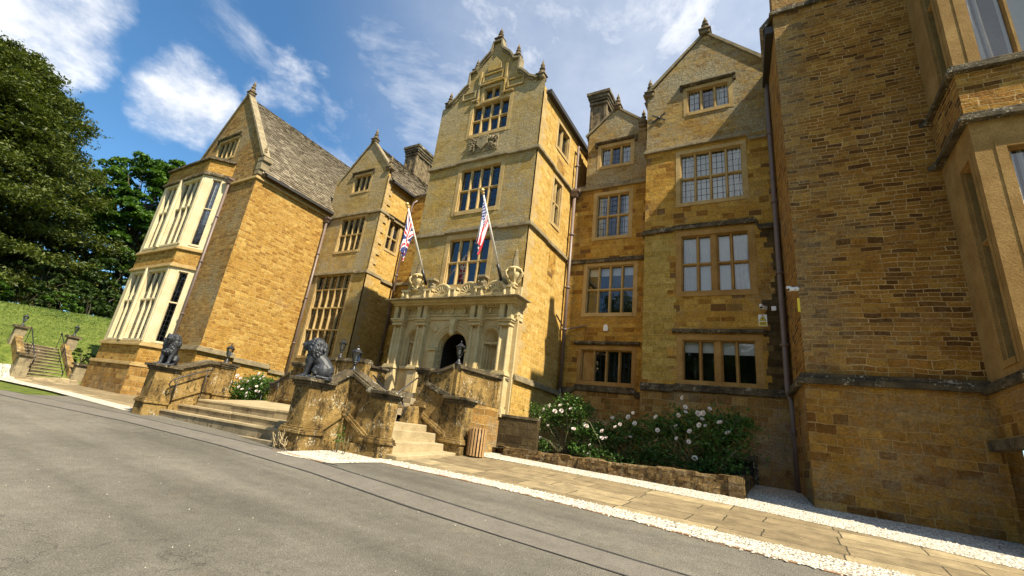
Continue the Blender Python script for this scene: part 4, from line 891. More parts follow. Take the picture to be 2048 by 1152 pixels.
wall(fc, rect(0, CL, 2.2, 16.3), hc, 'brownfr'); wall(fd, rect(3.42, 8.6, 2.2, 16.3), hd, 'brownfr'); g = G(); g.poly([ba + (16.3,), bb + (16.3,), (8.6, 11.6, 16.3), (8.6, 13.4, 16.3)]); g.build('bay_roof', 'lead', house)
wall(fc, rect(-.03, CL + .07, -1.4, 2.2), [rect(.3, 1.45, -.4, 1.05)], 'rubble_low', .06); wall(fd, rect(3.36, 8.6, -1.4, 2.2), [], 'rubble_low', .07)
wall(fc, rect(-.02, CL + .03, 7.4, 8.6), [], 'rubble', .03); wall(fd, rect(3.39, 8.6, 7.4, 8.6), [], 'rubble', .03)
for z in (2.14, 7.3, 8.52): string([(3.2, 13.52, z), ba + (z,), bb + (z,), (8.6, 11.6, z)], 'moss', .14, .17)
g = G(); fbox(g, fc, .1, 1.6, 1.05, 1.22, .05, .22); g.build('basement_lintel', 'moss', house)
g = G(); fbox(g, fc, .25, 1.5, -.5, 1.1, -.5, -.25); g.build('basement_opening', 'dark', house)

# --- rainwater pipes
pipe([(-24.15, 10.8, 10.55), (-24.15, 10.8, -.3)], (-24.15, 10.78, 10.75), .06, (8.6, 6.1, 3.4, 1.2))
pipe([(-21.62, 15.5, 10.3), (-21.62, 15.5, -.3)], (-21.62, 15.5, 10.35), .065, (8.2, 5.6, 3.1))
pipe([(-17.0, 18.0, 12.3), (-17.2, 17.62, 11.8), (-17.35, 17.62, 10.9), (-17.35, 17.62, -.3)], None, .06, (9.5, 7.4, 5.2, 3.2))
pipe([(-6.95, 17.6, 12.7), (-7.0, 16.62, 12.5), (-7.0, 16.62, 1.75), (-6.75, 16.62, 1.4), (-6.65, 16.62, 1.2)], None, .05, (11.5,))
pipe([(-7.0, 16.58, 10.0), (-7.0, 16.6, 2.0)], (-7.0, 16.58, 10.15), .065, (8.2, 5.9, 4.2))
pipe([(.16, 15.85, 12.9), (.10, 15.85, 12.4), (.03, 15.85, 2.55), (.03, 15.8, 2.3), (.1, 15.68, 2.0), (.1, 15.68, -.6)], None, .075, (10.8, 8.2, 5.8, 3.6, 1.2))
for a, b in (((-7.12, 16.0, 4.62), (-7.02, 16.6, 4.25)), ((-7.0, 16.62, 4.2), (-6.2, 16.75, 4.4))):
    g = G(); g.tube([a, b], .03, 6); g.build('pipe_stay', 'pipe', house)

# ------------------------------------------------------------------ carved porch front
f = FR(13.12)
def arc(cx, cz, r, a0, a1, n): return [(cx + r * math.cos(a0 + (a1 - a0) * i / n), cz + r * math.sin(a0 + (a1 - a0) * i / n)) for i in range(n + 1)]
AX, AZc, AR = -9.58, 2.6, .61
archhole = [(AX - AR, .9), (AX + AR, .9)] + arc(AX, AZc, AR, 0, math.pi, 16)
def nichehole(cx, r, z0, zs): return [(cx - r, z0), (cx + r, z0)] + arc(cx, zs, r, 0, math.pi, 12)
NI = [(-11.32, .29, 1.9, 2.94), (-8.05, .31, 1.95, 2.98)]
PFX0, PFX1 = -12.2, -7.12
wall(f, rect(PFX0, PFX1, .55, 4.75), [archhole] + [nichehole(*n) for n in NI], 'portal', .06, 'carved cream limestone porch front')
g = G(); fwall(g, f, rect(PFX0, PFX1, .55, 4.75), [], -.10) if False else None
for x in (PFX0, PFX1): g.poly([f.p(x, .55, .06), f.p(x, .55, -.02), f.p(x, 4.75, -.02), f.p(x, 4.75, .06)])
for i in range(len(archhole)):
    a, b = archhole[i], archhole[(i + 1) % len(archhole)]; g.poly([f.p(*a, .06), f.p(*b, .06), f.p(*b, -.26), f.p(*a, -.26)])
o = g.build('doorway', 'portal', house); g = G(); A_ = [(AX - .68, .85), (AX + .68, .85), (AX + .68, 3.4), (AX - .68, 3.4)]
for (u, z), (u2, z2) in zip(A_, A_[1:] + A_[:1]): g.poly([f.p(u, z, -.27), f.p(u2, z2, -.27), f.p(u2, z2, -3), f.p(u, z, -3)])
g.poly([f.p(u, z, -3) for u, z in A_]); g.build('dark_passage', 'dark', o)
SO = [(AX + (AR - .005) * math.cos(math.pi * k / 16), AZc + (AR - .005) * math.sin(math.pi * k / 16)) for k in range(17)] + [(AX - AR + .005, 1.1 + k * .22) for k in range(7)]
for u, z in SO: g = G(); g.ball(f.p(u, z, -.1), .046, 6, 4); g.build('rosette', 'portal', o)      # carved rosettes round the arch soffit
for cx, r, z0, zs in NI:                 # niches: fluted half-round body, shell head
    g = G(); n = 18
    def cp(i, z, rr=r):
        a = math.pi * i / n; k = rr * (1 - (.14 if i % 2 and 0 < i < n else 0)); return f.p(cx + k * math.cos(a), z, .06 - k * math.sin(a) * 1.05)
    for i in range(n): g.poly([cp(i, z0), cp(i + 1, z0), cp(i + 1, zs), cp(i, zs)])
    def sp(i, j):
        a = math.pi * i / n; b = math.pi / 2 * j / 7; k = r * (1 - (.09 if i % 2 else 0) * math.cos(b) * (j > 0)); q = r * math.sin(b)
        return f.p(cx + r * math.cos(a) * (1 - j / 7 * .98), zs + r * math.sin(a) * (1 - j / 7) - .08 * (j / 7), .06 - 1.05 * r * (j / 7) ** .5 * (1 - (.16 if i % 2 else 0) * (1 - j / 7)))
    for i in range(n):
        for j in range(7): g.poly([sp(i, j), sp(i + 1, j), sp(i + 1, j + 1), sp(i, j + 1)])
    nb = g.build('niche', 'portal', house)
    g = G()
    for k, (w_, dz, hh) in enumerate(((.0, -.16, .05), (.02, -.11, .04))):
        P = [f.p(cx + (r + w_ - .04) * math.cos(math.pi * i / 10), 0, .05 - (r - .06) * math.sin(math.pi * i / 10) * .62) for i in range(11)]
        g.beam([(x, y, zs + dz) for x, y, _ in P], .05, 0, hh)
    A = arc(cx, zs, r + .06, 0, math.pi, 14)
    for q in range(14):
        (u, z), (u2, z2) = A[q], A[q + 1]; g.tube([f.p(u, z, .08), f.p(u2, z2, .08)], .035, 6)
    for sx in (-1, 1):
        fbox(g, f, cx + sx * (r + .075) - .045, cx + sx * (r + .075) + .045, z0, zs, .05, .10)
        for k in range(9): fbox(g, f, cx + sx * (r + .075) - .03, cx + sx * (r + .075) + .03, z0 + .05 + k * .115, z0 + .11 + k * .115, .10, .125)
    fbox(g, f, cx - r - .1, cx + r + .1, z0 - .1, z0, .05, .16)
    g.build('niche_frame', 'portal', nb)
g = G()                                   # archivolt, imposts, keystone, roundels
for r_, t, d in ((AR + .06, .05, .10), (AR + .15, .045, .12), (AR + .25, .05, .10)):
    A = arc(AX, AZc, r_, 0, math.pi, 22); g.tube([f.p(u, z, .05) for u, z in A], t, 8)
for sx in (-1, 1):
    fbox(g, f, AX + sx * (AR + .17) - .19, AX + sx * (AR + .17) + .19, AZc - .1, AZc - .02, .0, .2); fbox(g, f, AX + sx * (AR + .17) - .16, AX + sx * (AR + .17) + .16, .9, AZc - .1, .0, .14)
    g.lathe([(.11, 0), (.11, .05), (.05, .09)], (0, 0, 0), 14); k = len(g.v) - 14 * 3
    for i in range(k, len(g.v)): x, y, z = g.v[i]; g.v[i] = f.p(AX + sx * .82 + x, 3.28 + y, .06 + z)
fprism(g, f, [(AX - .07, AZc + AR - .05), (AX + .07, AZc + AR - .05), (AX + .13, 3.62), (AX - .13, 3.62)], .05, .28); g.ball(f.p(AX, 3.12, .22), .1, 8, 6)
g.build('archivolt', 'portal', house, bevel=.006)
PIL = [(-12.06, .22), (-10.96, .19), (-8.62, .19), (-7.47, .2)]
for cx, hw in PIL:
    g = G(); fbox(g, f, cx - hw, cx + hw, 1.87, 3.42, .05, .18); fbox(g, f, cx - hw * .62, cx + hw * .62, 1.95, 3.3, .18, .21)
    g.tube([f.p(cx + hw * .75, 1.9, .225), f.p(cx + hw * .75, 2.6, .225), f.p(cx + hw * .75, 3.42, .225)], [.055, .06, .045], 10); g.tube([f.p(cx - hw * .75, 1.9, .225), f.p(cx - hw * .75, 2.6, .225), f.p(cx - hw * .75, 3.42, .225)], [.055, .06, .045], 10)
    for e, z0, z1, d in ((.03, 1.86, 1.92, .36), (.06, 1.78, 1.86, .39), (.03, 3.38, 3.43, .35), (.02, 3.43, 3.5, .31), (.06, 3.5, 3.56, .37), (.09, 3.56, 3.62, .41)): fbox(g, f, cx - hw - e, cx + hw + e, z0, z1, .05, d)
    fbox(g, f, cx - hw - .03, cx + hw + .03, .6, 1.78, .05, .33); fbox(g, f, cx - hw + .04, cx + hw - .04, 1.0, 1.6, .33, .35); fbox(g, f, cx - hw - .06, cx + hw + .06, .55, .8, .05, .32)
    for s in (-1, 1): fbox(g, f, cx + s * hw * .75 - .09, cx + s * hw * .75 + .09, 3.62, 4.1, .05, .33)
    g.build('pilaster', 'portal', house, bevel=.008)
g = G()
E0, E1 = -12.38, -7.0
for e, z0, z1, d in ((0, 3.62, 3.74, .12), (.01, 3.74, 3.80, .16), (0, 3.80, 4.04, .1), (.03, 4.04, 4.10, .2), (.08, 4.10, 4.17, .44), (.13, 4.17, 4.25, .56)):
    fbox(g, f, E0 - e + .13, E1 + e - .13, z0, z1, -.3, d)
for i in range(44): x = E0 + .2 + i * (E1 - E0 - .4) / 43; fbox(g, f, x - .03, x + .03, 4.045, 4.1, .2, .3)
for i in range(9): x = -11.8 + i * .52; fbox(g, f, x - .05, x + .05, 3.84, 4.0, .1, .16)
g.build('entablature', 'portal', house, bevel=.006)
g = G(); g.beam([(E0 - .02, 13.3, 4.25), (E0 - .02, 12.55, 4.25), (E1 + .02, 12.55, 4.25), (E1 + .02, 13.3, 4.25)], .16, 0, .035, off=-.06); fbox(g, f, E0, E1, 4.25, 4.28, 0, .44); g.build('cornice_top', 'cop', house)
# parapet of shell tympana and little pedestals
SH = [(-11.45, .36), (-10.38, .4), (-9.18, .42), (-8.1, .42)]
g = G(); fbox(g, f, E0 + .2, E1 - .2, 4.28, 4.62, -.05, .1); g.build('parapet', 'portal', house)
for cx, r in SH:
    g = G(); A = arc(cx, 4.55, r, 0, math.pi, 18)
    fprism(g, f, A, -.04, .08)
    for a, b in ((1.0, .055), (.86, .035), (.45, .03)): g.tube([f.p(cx + (u - cx) * a, 4.55 + (z - 4.55) * a, .1) for u, z in A], b, 8)
    for i in range(9): t = math.pi * (i + .5) / 9; g.tube([f.p(cx + .1 * math.cos(t), 4.56 + .1 * math.sin(t), .1), f.p(cx + r * .8 * math.cos(t), 4.56 + r * .8 * math.sin(t), .11)], [.02, .045], 6)
    fbox(g, f, cx - r - .06, cx + r + .06, 4.47, 4.55, .05, .2)
    for s in (-.5, .5): fprism(g, f, [(cx + s * r - .12, 4.46), (cx + s * r + .12, 4.46), (cx + s * r + .12, 4.36), (cx + s * r, 4.29), (cx + s * r - .12, 4.36)], .09, .13)
    g.build('shell_tympanum', 'portal', house)
for cx in (-11.98, -10.9, -9.78, -8.65, -7.5):
    g = G(); fbox(g, f, cx - .17, cx + .17, 4.28, 4.72, -.03, .26); fbox(g, f, cx - .21, cx + .21, 4.28, 4.34, -.03, .3); fbox(g, f, cx - .21, cx + .21, 4.68, 4.76, -.03, .31)
    for s in (-1, 1): g.tube([f.p(cx + s * .12, 4.34, .28), f.p(cx + s * .12, 4.5, .3), f.p(cx + s * .12, 4.68, .28)], [.045, .05, .04], 8)
    o = g.build('pedestal', 'portal', house, bevel=.006)
    if cx in (-10.9, -8.65):
        g = G(); fbox(g, f, cx - .1, cx + .1, 4.76, 5.12, 0, .2); fbox(g, f, cx - .17, cx + .17, 5.12, 5.2, -.05, .27)
        for k in range(6): g.ball(f.p(cx + rnd.uniform(-.14, .14), 4.95 + rnd.uniform(-.15, .2), .2), rnd.uniform(.05, .08), 6, 4)
        g.build('broken_statue', 'cop', o)
for cx in (-11.62, -7.42):                # urn with obelisk
    cy = 12.98; g = G()
    g.lathe([(.16, 4.76), (.17, 4.82), (.09, 4.86), (.08, 4.92), (.13, 5.0), (.19, 5.1), (.21, 5.2), (.17, 5.24), (.2, 5.27), (.27, 5.31), (.26, 5.36), (.17, 5.38), (.16, 5.42)], (cx, cy, 0), 16)
    for k in range(6):
        a = k * math.pi / 3; g.tube([(cx + r * math.cos(a), cy + r * math.sin(a), z) for r, z in ((.25, 5.29), (.33, 5.2), (.31, 5.08), (.24, 5.02), (.2, 4.94), (.12, 4.86))], [.03, .035, .035, .03, .03, .035], 6)
    u = g.build('urn', 'portal', house, True)
    g = G(); g.lathe([(.17, 5.42), (.14, 5.5), (.045, 6.05), (.02, 6.1)], (cx, cy, 0), 4)
    for z in lin(5.5, 6.0, 8):
        for s in range(4): a = s * math.pi / 2; r = .125 * (6.2 - z) / .8; g.ball((cx + r * math.cos(a), cy + r * math.sin(a), z), .036, 5, 4)
    g.build('obelisk', 'cop', u)

# ------------------------------------------------------------------ entrance staircase
house_s = house
stairs = thing('entrance_staircase', 'lichened stone entrance stair with flights to front and side, lion piers and sloping copings', 'staircase', (-11.5, 9.5, -.6))
def sp(name, g, mat='stair', bev=.012): return g.build(name, mat, stairs, bevel=bev)
def landz(y): return -.17 + (y - 8.7) * .083
g = G(); g.hexa([(-16.2, 8.6, -1.1), (-8.45, 8.6, -1.1), (-8.45, 11, -1.1), (-16.2, 11, -1.1)], [(-16.2, 8.62, -.235), (-8.45, 8.62, -.16), (-8.45, 11, .02), (-16.2, 11, .02)]); sp('landing', g, 'tread')
def front_step(y, zl, zr, yb, x0=-16.22, x1=-9.55):
    """one tread laid as several stones"""
    g = G(); cuts = [x0]
    while cuts[-1] < x1 - 1.3: cuts.append(cuts[-1] + rnd.uniform(.75, 1.25))
    cuts.append(x1)
    for a, b in zip(cuts, cuts[1:]):
        za = zl + (zr - zl) * (a - x0) / (x1 - x0); zb = zl + (zr - zl) * (b - x0) / (x1 - x0); j = rnd.uniform(-.008, .008); q = .006
        g.cur = 0; g.hexa([(a + q, y + .02 + j, -1.2), (b - q, y + .02 + j, -1.2), (b - q, yb, -1.2), (a + q, yb, -1.2)], [(a + q, y + .02 + j, za - .05 + j), (b - q, y + .02 + j, zb - .05 + j), (b - q, yb, zb - .05), (a + q, yb, za - .05)])
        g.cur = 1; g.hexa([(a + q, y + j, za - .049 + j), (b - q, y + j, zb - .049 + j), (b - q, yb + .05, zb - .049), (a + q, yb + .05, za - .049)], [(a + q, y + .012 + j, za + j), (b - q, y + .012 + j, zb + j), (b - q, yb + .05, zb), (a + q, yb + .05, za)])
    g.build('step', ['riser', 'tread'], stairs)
front_step(7.55, -.67, -.585, 8.1); front_step(8.05, -.455, -.39, 8.65); front_step(8.6, -.24, -.13, 9.2)
g = G(); g.hexa([(-11.5, 7.35, -1.2), (-9.6, 7.12, -1.2), (-9.6, 7.6, -1.2), (-11.5, 7.6, -1.2)], [(-11.5, 7.37, -.89), (-9.6, 7.14, -.82), (-9.6, 7.6, -.82), (-11.5, 7.6, -.89)]); g.build('step', 'riser', stairs, bevel=.01)
# right flight
for i, (x, zn, zf) in enumerate(((-7.33, -.73, -.555), (-7.74, -.475, -.39), (-8.08, -.21, -.165), (-8.43, -.05, .012))):
    g = G(); g.hexa([(x - .6, 8.6, -1.2), (x, 8.6, -1.2), (x, 10.98, -1.2), (x - .6, 10.98, -1.2)], [(x - .6, 8.6, zn), (x, 8.6, zn), (x, 10.98, zf), (x - .6, 10.98, zf)]); g.build('step', 'tread', stairs, bevel=.015)
# flight up to the porch
for i in range(5):
    y = 10.02 + i * .24; z = .02 + .166 * (i + 1); x1 = -9.02 + (0 if i < 4 else .2)
    g = G(); g.box(-11.4, x1, y, y + .5 if i < 4 else 11.6, -.4, z - .05 * 0); g.build('step', 'riser', stairs, bevel=.01)
g = G(); g.hexa([(-9.35, 10.4, -.2), (-8.75, 10.4, -.2), (-8.75, 11, -.2), (-9.35, 11, -.2)], [(-9.3, 10.45, .42), (-8.78, 10.45, .42), (-8.78, 11, .5), (-9.3, 11, .5)]); sp('step_cheek', g, 'stair', .04)
# terrace
g = G(); g.hexa([(-12.82, 11.05, -1.1), (-7.80, 11.05, -1.1), (-7.36, 13.15, -1.1), (-12.2, 13.15, -1.1)], [(-12.82, 11.05, .85), (-7.80, 11.05, .85), (-7.36, 13.15, .85), (-12.2, 13.15, .85)]); sp('terrace', g, 'stair', 0)
def wallrun(path, tops, zb, th, name='parapet_wall', mat='stair', cop=True, mould=None, ov=.09, side=0.):
    """wall along plan points with its own top heights, coping above, plinth moulding part-way"""
    g = G(); P = [Vector((x, y, 0)) for x, y in path]
    for (a, b, za, zb2) in zip(P, P[1:], tops, tops[1:]):
        t = (b - a).normalized(); n = Vector((-t.y, t.x, 0)); o0 = n * (side - th / 2); o1 = n * (side + th / 2)
        g.hexa([tuple((p + o) + Vector((0, 0, zb))) for p, o in ((a, o0), (b, o0), (b, o1), (a, o1))], [tuple((p + o) + Vector((0, 0, z))) for p, o, z in ((a, o0, za), (b, o0, zb2), (b, o1, zb2), (a, o1, za))])
    w_ = g.build(name, mat, stairs)
    if cop:
        g = G(); L = [(x, y, z) for (x, y), z in zip(path, tops)]
        g.beam(L, th + .08, -.02, .03, off=side); g.beam(L, th + ov * 2, .03, .10, off=side); g.beam(L, th + .06, .10, .14, off=side); g.build('coping', 'moss', w_)
    if mould:
        g = G(); g.beam([(x, y, z) for (x, y), z in zip(path, mould)], th + .12, -.05, .03, off=side); g.beam([(x, y, z) for (x, y), z in zip(path, mould)], th + .06, .03, .10, off=side); g.build('plinth_moulding', 'stair', w_)
    return w_
def pier(x0, x1, y0, y1, zb, zm, zt, ov=.13, cap='moss'):
    g = G(); e = .05
    g.box(x0 - e, x1 + e, y0 - e, y1 + e, zb, zm); g.box(x0, x1, y0, y1, zm, zt - .1)
    p = g.build('pier', 'stair', stairs, bevel=.015)
    g = G()
    for k, (q, a, b) in enumerate(((.09, zm - .09, zm - .02), (.07, zm - .02, zm + .035), (.03, zm + .035, zm + .07))): g.box(x0 - q, x1 + q, y0 - q, y1 + q, a, b)
    g.build('plinth_moulding', 'stair', p, bevel=.012)
    g = G(); g.box(x0 - .035, x1 + .035, y0 - .035, y1 + .035, zt - .2, zt - .14); g.box(x0 - .07, x1 + .07, y0 - .07, y1 + .07, zt - .14, zt - .08); g.box(x0 - ov, x1 + ov, y0 - ov, y1 + ov, zt - .08, zt)
    g.build('pier_cap', cap, p, bevel=.012)
    return p
# lion piers and front cheeks
pier(-9.66, -9.12, 7.26, 7.82, -1.2, -.48, .66); pier(-16.74, -16.22, 7.1, 7.68, -1.2, -.45, .63)
wallrun([(-9.28, 7.80), (-9.18, 8.34)], [.52, .90], -1.1, .36, mould=[-.46, -.02]); wallrun([(-16.4, 7.66), (-16.36, 8.62), (-16.36, 9.5)], [.52, .90, .92], -1.1, .38, mould=[-.4, .05, .05])
pier(-9.36, -8.98, 8.32, 8.66, -1.2, .03, 1.0, .03); 
pier(-16.6, -16.12, 9.02, 9.5, -1.1, .05, 1.06, .1)
wallrun([(-9.0, 8.52), (-8.24, 8.52), (-8.1, 8.52)], [.90, .56, .52], -1.1, .34, mould=[.0, -.40, -.48])
pier(-8.2, -7.72, 8.36, 8.76, -1.2, -.45, .62)
g = G(); g.box(-8.9, -8.2, 8.30, 8.36, -1.1, -.62); sp('plinth_panel', g)
# back cheek of the right flight, piers and terrace parapets
pier(-7.86, -7.30, 10.94, 11.4, -1.1, -.26, .86); wallrun([(-7.8, 11.08), (-8.7, 11.08)], [.76, 1.06], -1.0, .26, mould=[-.2, .26], ov=.07)
pier(-9.08, -8.68, 10.95, 11.35, -.3, .55, 1.58, .1)
wallrun([(-8.68, 11.12), (-8.3, 11.12), (-7.86, 11.12)], [1.44, 1.46, 1.63], .5, .24, ov=.08)
wallrun([(-7.84, 11.02), (-7.42, 13.1)], [1.62, 1.62], -1.1, .26, mould=[.84, .84], ov=.09)
g = G(); g.beam([(-7.79, 11.02, 0), (-7.37, 13.1, 0)], .3, -1.1, .80, off=.02); g.build('terrace_base', 'oldbase', stairs)
g = G()
for t in (.03, .80): x = -7.69 + .42 * t; y = 11.02 + 2.08 * t; g.box(x - .11, x + .03, y - .0, y + .22, .9, 1.62)
sp('parapet_pilaster', g)
wallrun([(-12.76, 11.02), (-12.1, 13.1)], [1.62, 1.62], -1.1, .26, mould=[.84, .84], ov=.09)
wallrun([(-14.4, 11.1), (-13.2, 11.1), (-12.75, 11.1)], [1.32, 1.58, 1.63], -1.0, .26, ov=.08)
pier(-15.0, -14.5, 11.0, 11.4, -1, .2, 1.5, .1); wallrun([(-15.0, 11.14), (-15.75, 11.14)], [1.05, .62], -1.0, .3, mould=[.25, -.1]); pier(-16.0, -15.6, 11.0, 11.35, -1, -.1, .7, .08)
wallrun([(-11.4, 11.14), (-12.7, 11.14)], [1.62, 1.62], -.3, .24, ov=.08)
# low weathered wall at the bed's end, shade painted into its dark stone
M['shadewall'] = stone('stained wall stone darkened for shade', [(.045, .03, .013), (.085, .06, .026), (.06, .042, .018), (.11, .08, .036)], (.07, .052, .026), .5, .24, .012, .04, (.3, .6), (.12, .105, .07), .6, .9, 41.)
wl = thing('garden_wall', 'low lichen-stained wall, coloured dark as if shaded, between the porch terrace and the rose bed', 'wall', (-6.9, 13.1, -.5))
g = G(); g.beam([(-7.3, 13.02, 0), (-6.15, 13.25, 0)], .3, -1, .58); o = g.build('wall_body', 'shadewall', wl); g = G(); g.beam([(-7.3, 13.02, .58), (-6.15, 13.25, .58)], .36, 0, .07); g.build('coping', 'moss', wl)

# handrails
def rail(label, path, posts=(), r=.02):
    t = thing('handrail', label, 'handrail', path[0], 'iron handrails of the entrance stair')
    g = G(); g.tube(path, r, 7); g.build('rail', 'iron_black', t, True)
    for a, b in posts: g = G(); g.tube([a, b], r * .8, 6); g.build('post', 'iron_black', t, True)
rail('black iron handrail with scrolled end beside the left lion pier', [(-16.02, 8.7, .72), (-16.02, 8.55, .70), (-16.02, 7.75, .32), (-16.02, 7.55, .2), (-16.02, 7.5, .08), (-16.02, 7.56, .0), (-16.02, 7.63, .06)], [((-16.02, 8.55, .7), (-16.02, 8.55, -.2)), ((-16.02, 7.72, .3), (-16.02, 7.72, -.5))])
rail('black iron handrail on the inner side of the right lion pier', [(-9.9, 8.7, .72), (-9.9, 8.55, .70), (-9.9, 7.75, .32), (-9.9, 7.62, .2), (-9.9, 7.6, .05)], [((-9.9, 8.55, .7), (-9.9, 8.55, -.15)), ((-9.9, 7.72, .3), (-9.9, 7.72, -.5))])
rail('black iron handrail bent down beside the lamp pier of the side flight', [(-8.75, 8.8, 1.0), (-8.2, 8.8, .66), (-7.75, 8.9, .48), (-7.6, 8.9, .3), (-7.66, 8.9, .12), (-7.78, 8.9, .02)], [((-8.2, 8.78, .66), (-8.2, 8.78, -.1))])
rail('black iron handrail rising beside the porch steps', [(-9.12, 10.15, .55), (-9.12, 10.25, .75), (-9.12, 10.98, 1.28), (-9.12, 11.1, 1.28), (-9.12, 11.1, 1.4)], [((-9.12, 10.3, .78), (-9.12, 10.3, .1))])
rail('slender black handrail beyond the steps beside the white roses', [(-14.6, 10.8, .95), (-15.3, 10.8, .75), (-16.3, 10.85, .2), (-16.5, 10.85, .1), (-16.5, 10.85, -.1)], [((-15.3, 10.8, .75), (-15.3, 10.8, -.05)), ((-16.2, 10.85, .25), (-16.2, 10.85, -.5))])
rail('black iron handrail dropping behind the leftmost lamp pier', [(-16.1, 9.62, 1.0), (-16.3, 9.62, .95), (-17.0, 9.62, .45), (-17.1, 9.62, .3)], [((-16.25, 9.62, .95), (-16.25, 9.62, 0)), ((-17.0, 9.62, .45), (-17.0, 9.62, -.5))])

# ------------------------------------------------------------------ pier lanterns
def make_lamp(name='lantern'):
    t = thing(name, '', 'lamp', (0, 0, 0), None, True)
    g = G(); g.lathe([(.12, 0), (.12, .02), (.085, .05), (.05, .11), (.03, .16), (.028, .19), (.055, .205), (.055, .22), (.035, .235), (.06, .25), (.07, .262)], (0, 0, 0), 12); g.build('base', 'iron_black', t, True)
    z0, z1, ra, rb = .262, .50, .068, .125; g = G()
    for k in range(6):
        a = k * math.pi / 3; b = a + math.pi / 3
        g.tube([(ra * math.cos(a), ra * math.sin(a), z0), (rb * math.cos(a), rb * math.sin(a), z1)], .008, 5)
        for r, z in ((ra, z0), (rb, z1)): g.tube([(r * math.cos(a), r * math.sin(a), z), (r * math.cos(b), r * math.sin(b), z)], .008, 5)
    g.build('frame', 'iron_black', t)
    g = G()
    for k in range(6):
        a = k * math.pi / 3; b = a + math.pi / 3; q = .985
        g.poly([(ra * q * math.cos(a), ra * q * math.sin(a), z0), (ra * q * math.cos(b), ra * q * math.sin(b), z0), (rb * q * math.cos(b), rb * q * math.sin(b), z1), (rb * q * math.cos(a), rb * q * math.sin(a), z1)])
    g.build('pane', 'lantern', t)
    g = G(); g.lathe([(.012, .262), (.014, .3), (.03, .32), (.032, .4), (.02, .43)], (0, 0, 0), 8); g.build('bulb', 'white', t, True)
    g = G(); g.lathe([(.155, .498), (.16, .508), (.15, .518), (.075, .58), (.06, .585), (.045, .61), (.02, .625)], (0, 0, 0), 6, -math.pi / 6); r_ = g.build('roof', 'iron_black', t)
    g = G(); g.lathe([(.018, .62), (.012, .64), (.024, .655), (.02, .67), (.006, .70)], (0, 0, 0), 8); g.build('finial', 'iron_black', r_, True)
    return t
lamp0 = make_lamp()
for i, (x, y, z, lab) in enumerate(((-9.17, 8.49, 1.0, 'black lantern on the corner pier just behind the right lion'), (-7.82, 11.1, 1.76, 'black lantern on the terrace parapet in front of the dark doorway'),
                                  (-12.78, 11.1, 1.76, 'black lantern on the far terrace corner, partly behind the right lion'), (-16.36, 9.26, 1.06, 'black lantern on the pier behind the left lion, against orange stone'),
                                  (-35.25, 7.95, 2.02, 'small black lantern on the left pier of the garden steps'), (-35.2, 10.35, 2.02, 'small black lantern on the right pier of the garden steps'))):
    o = lamp0 if i == 0 else copy_tree(lamp0)
    o.location = (x, y, z); o['label'] = lab; o['group'] = 'black lanterns on stone piers'; o.rotation_euler.z = i * .3

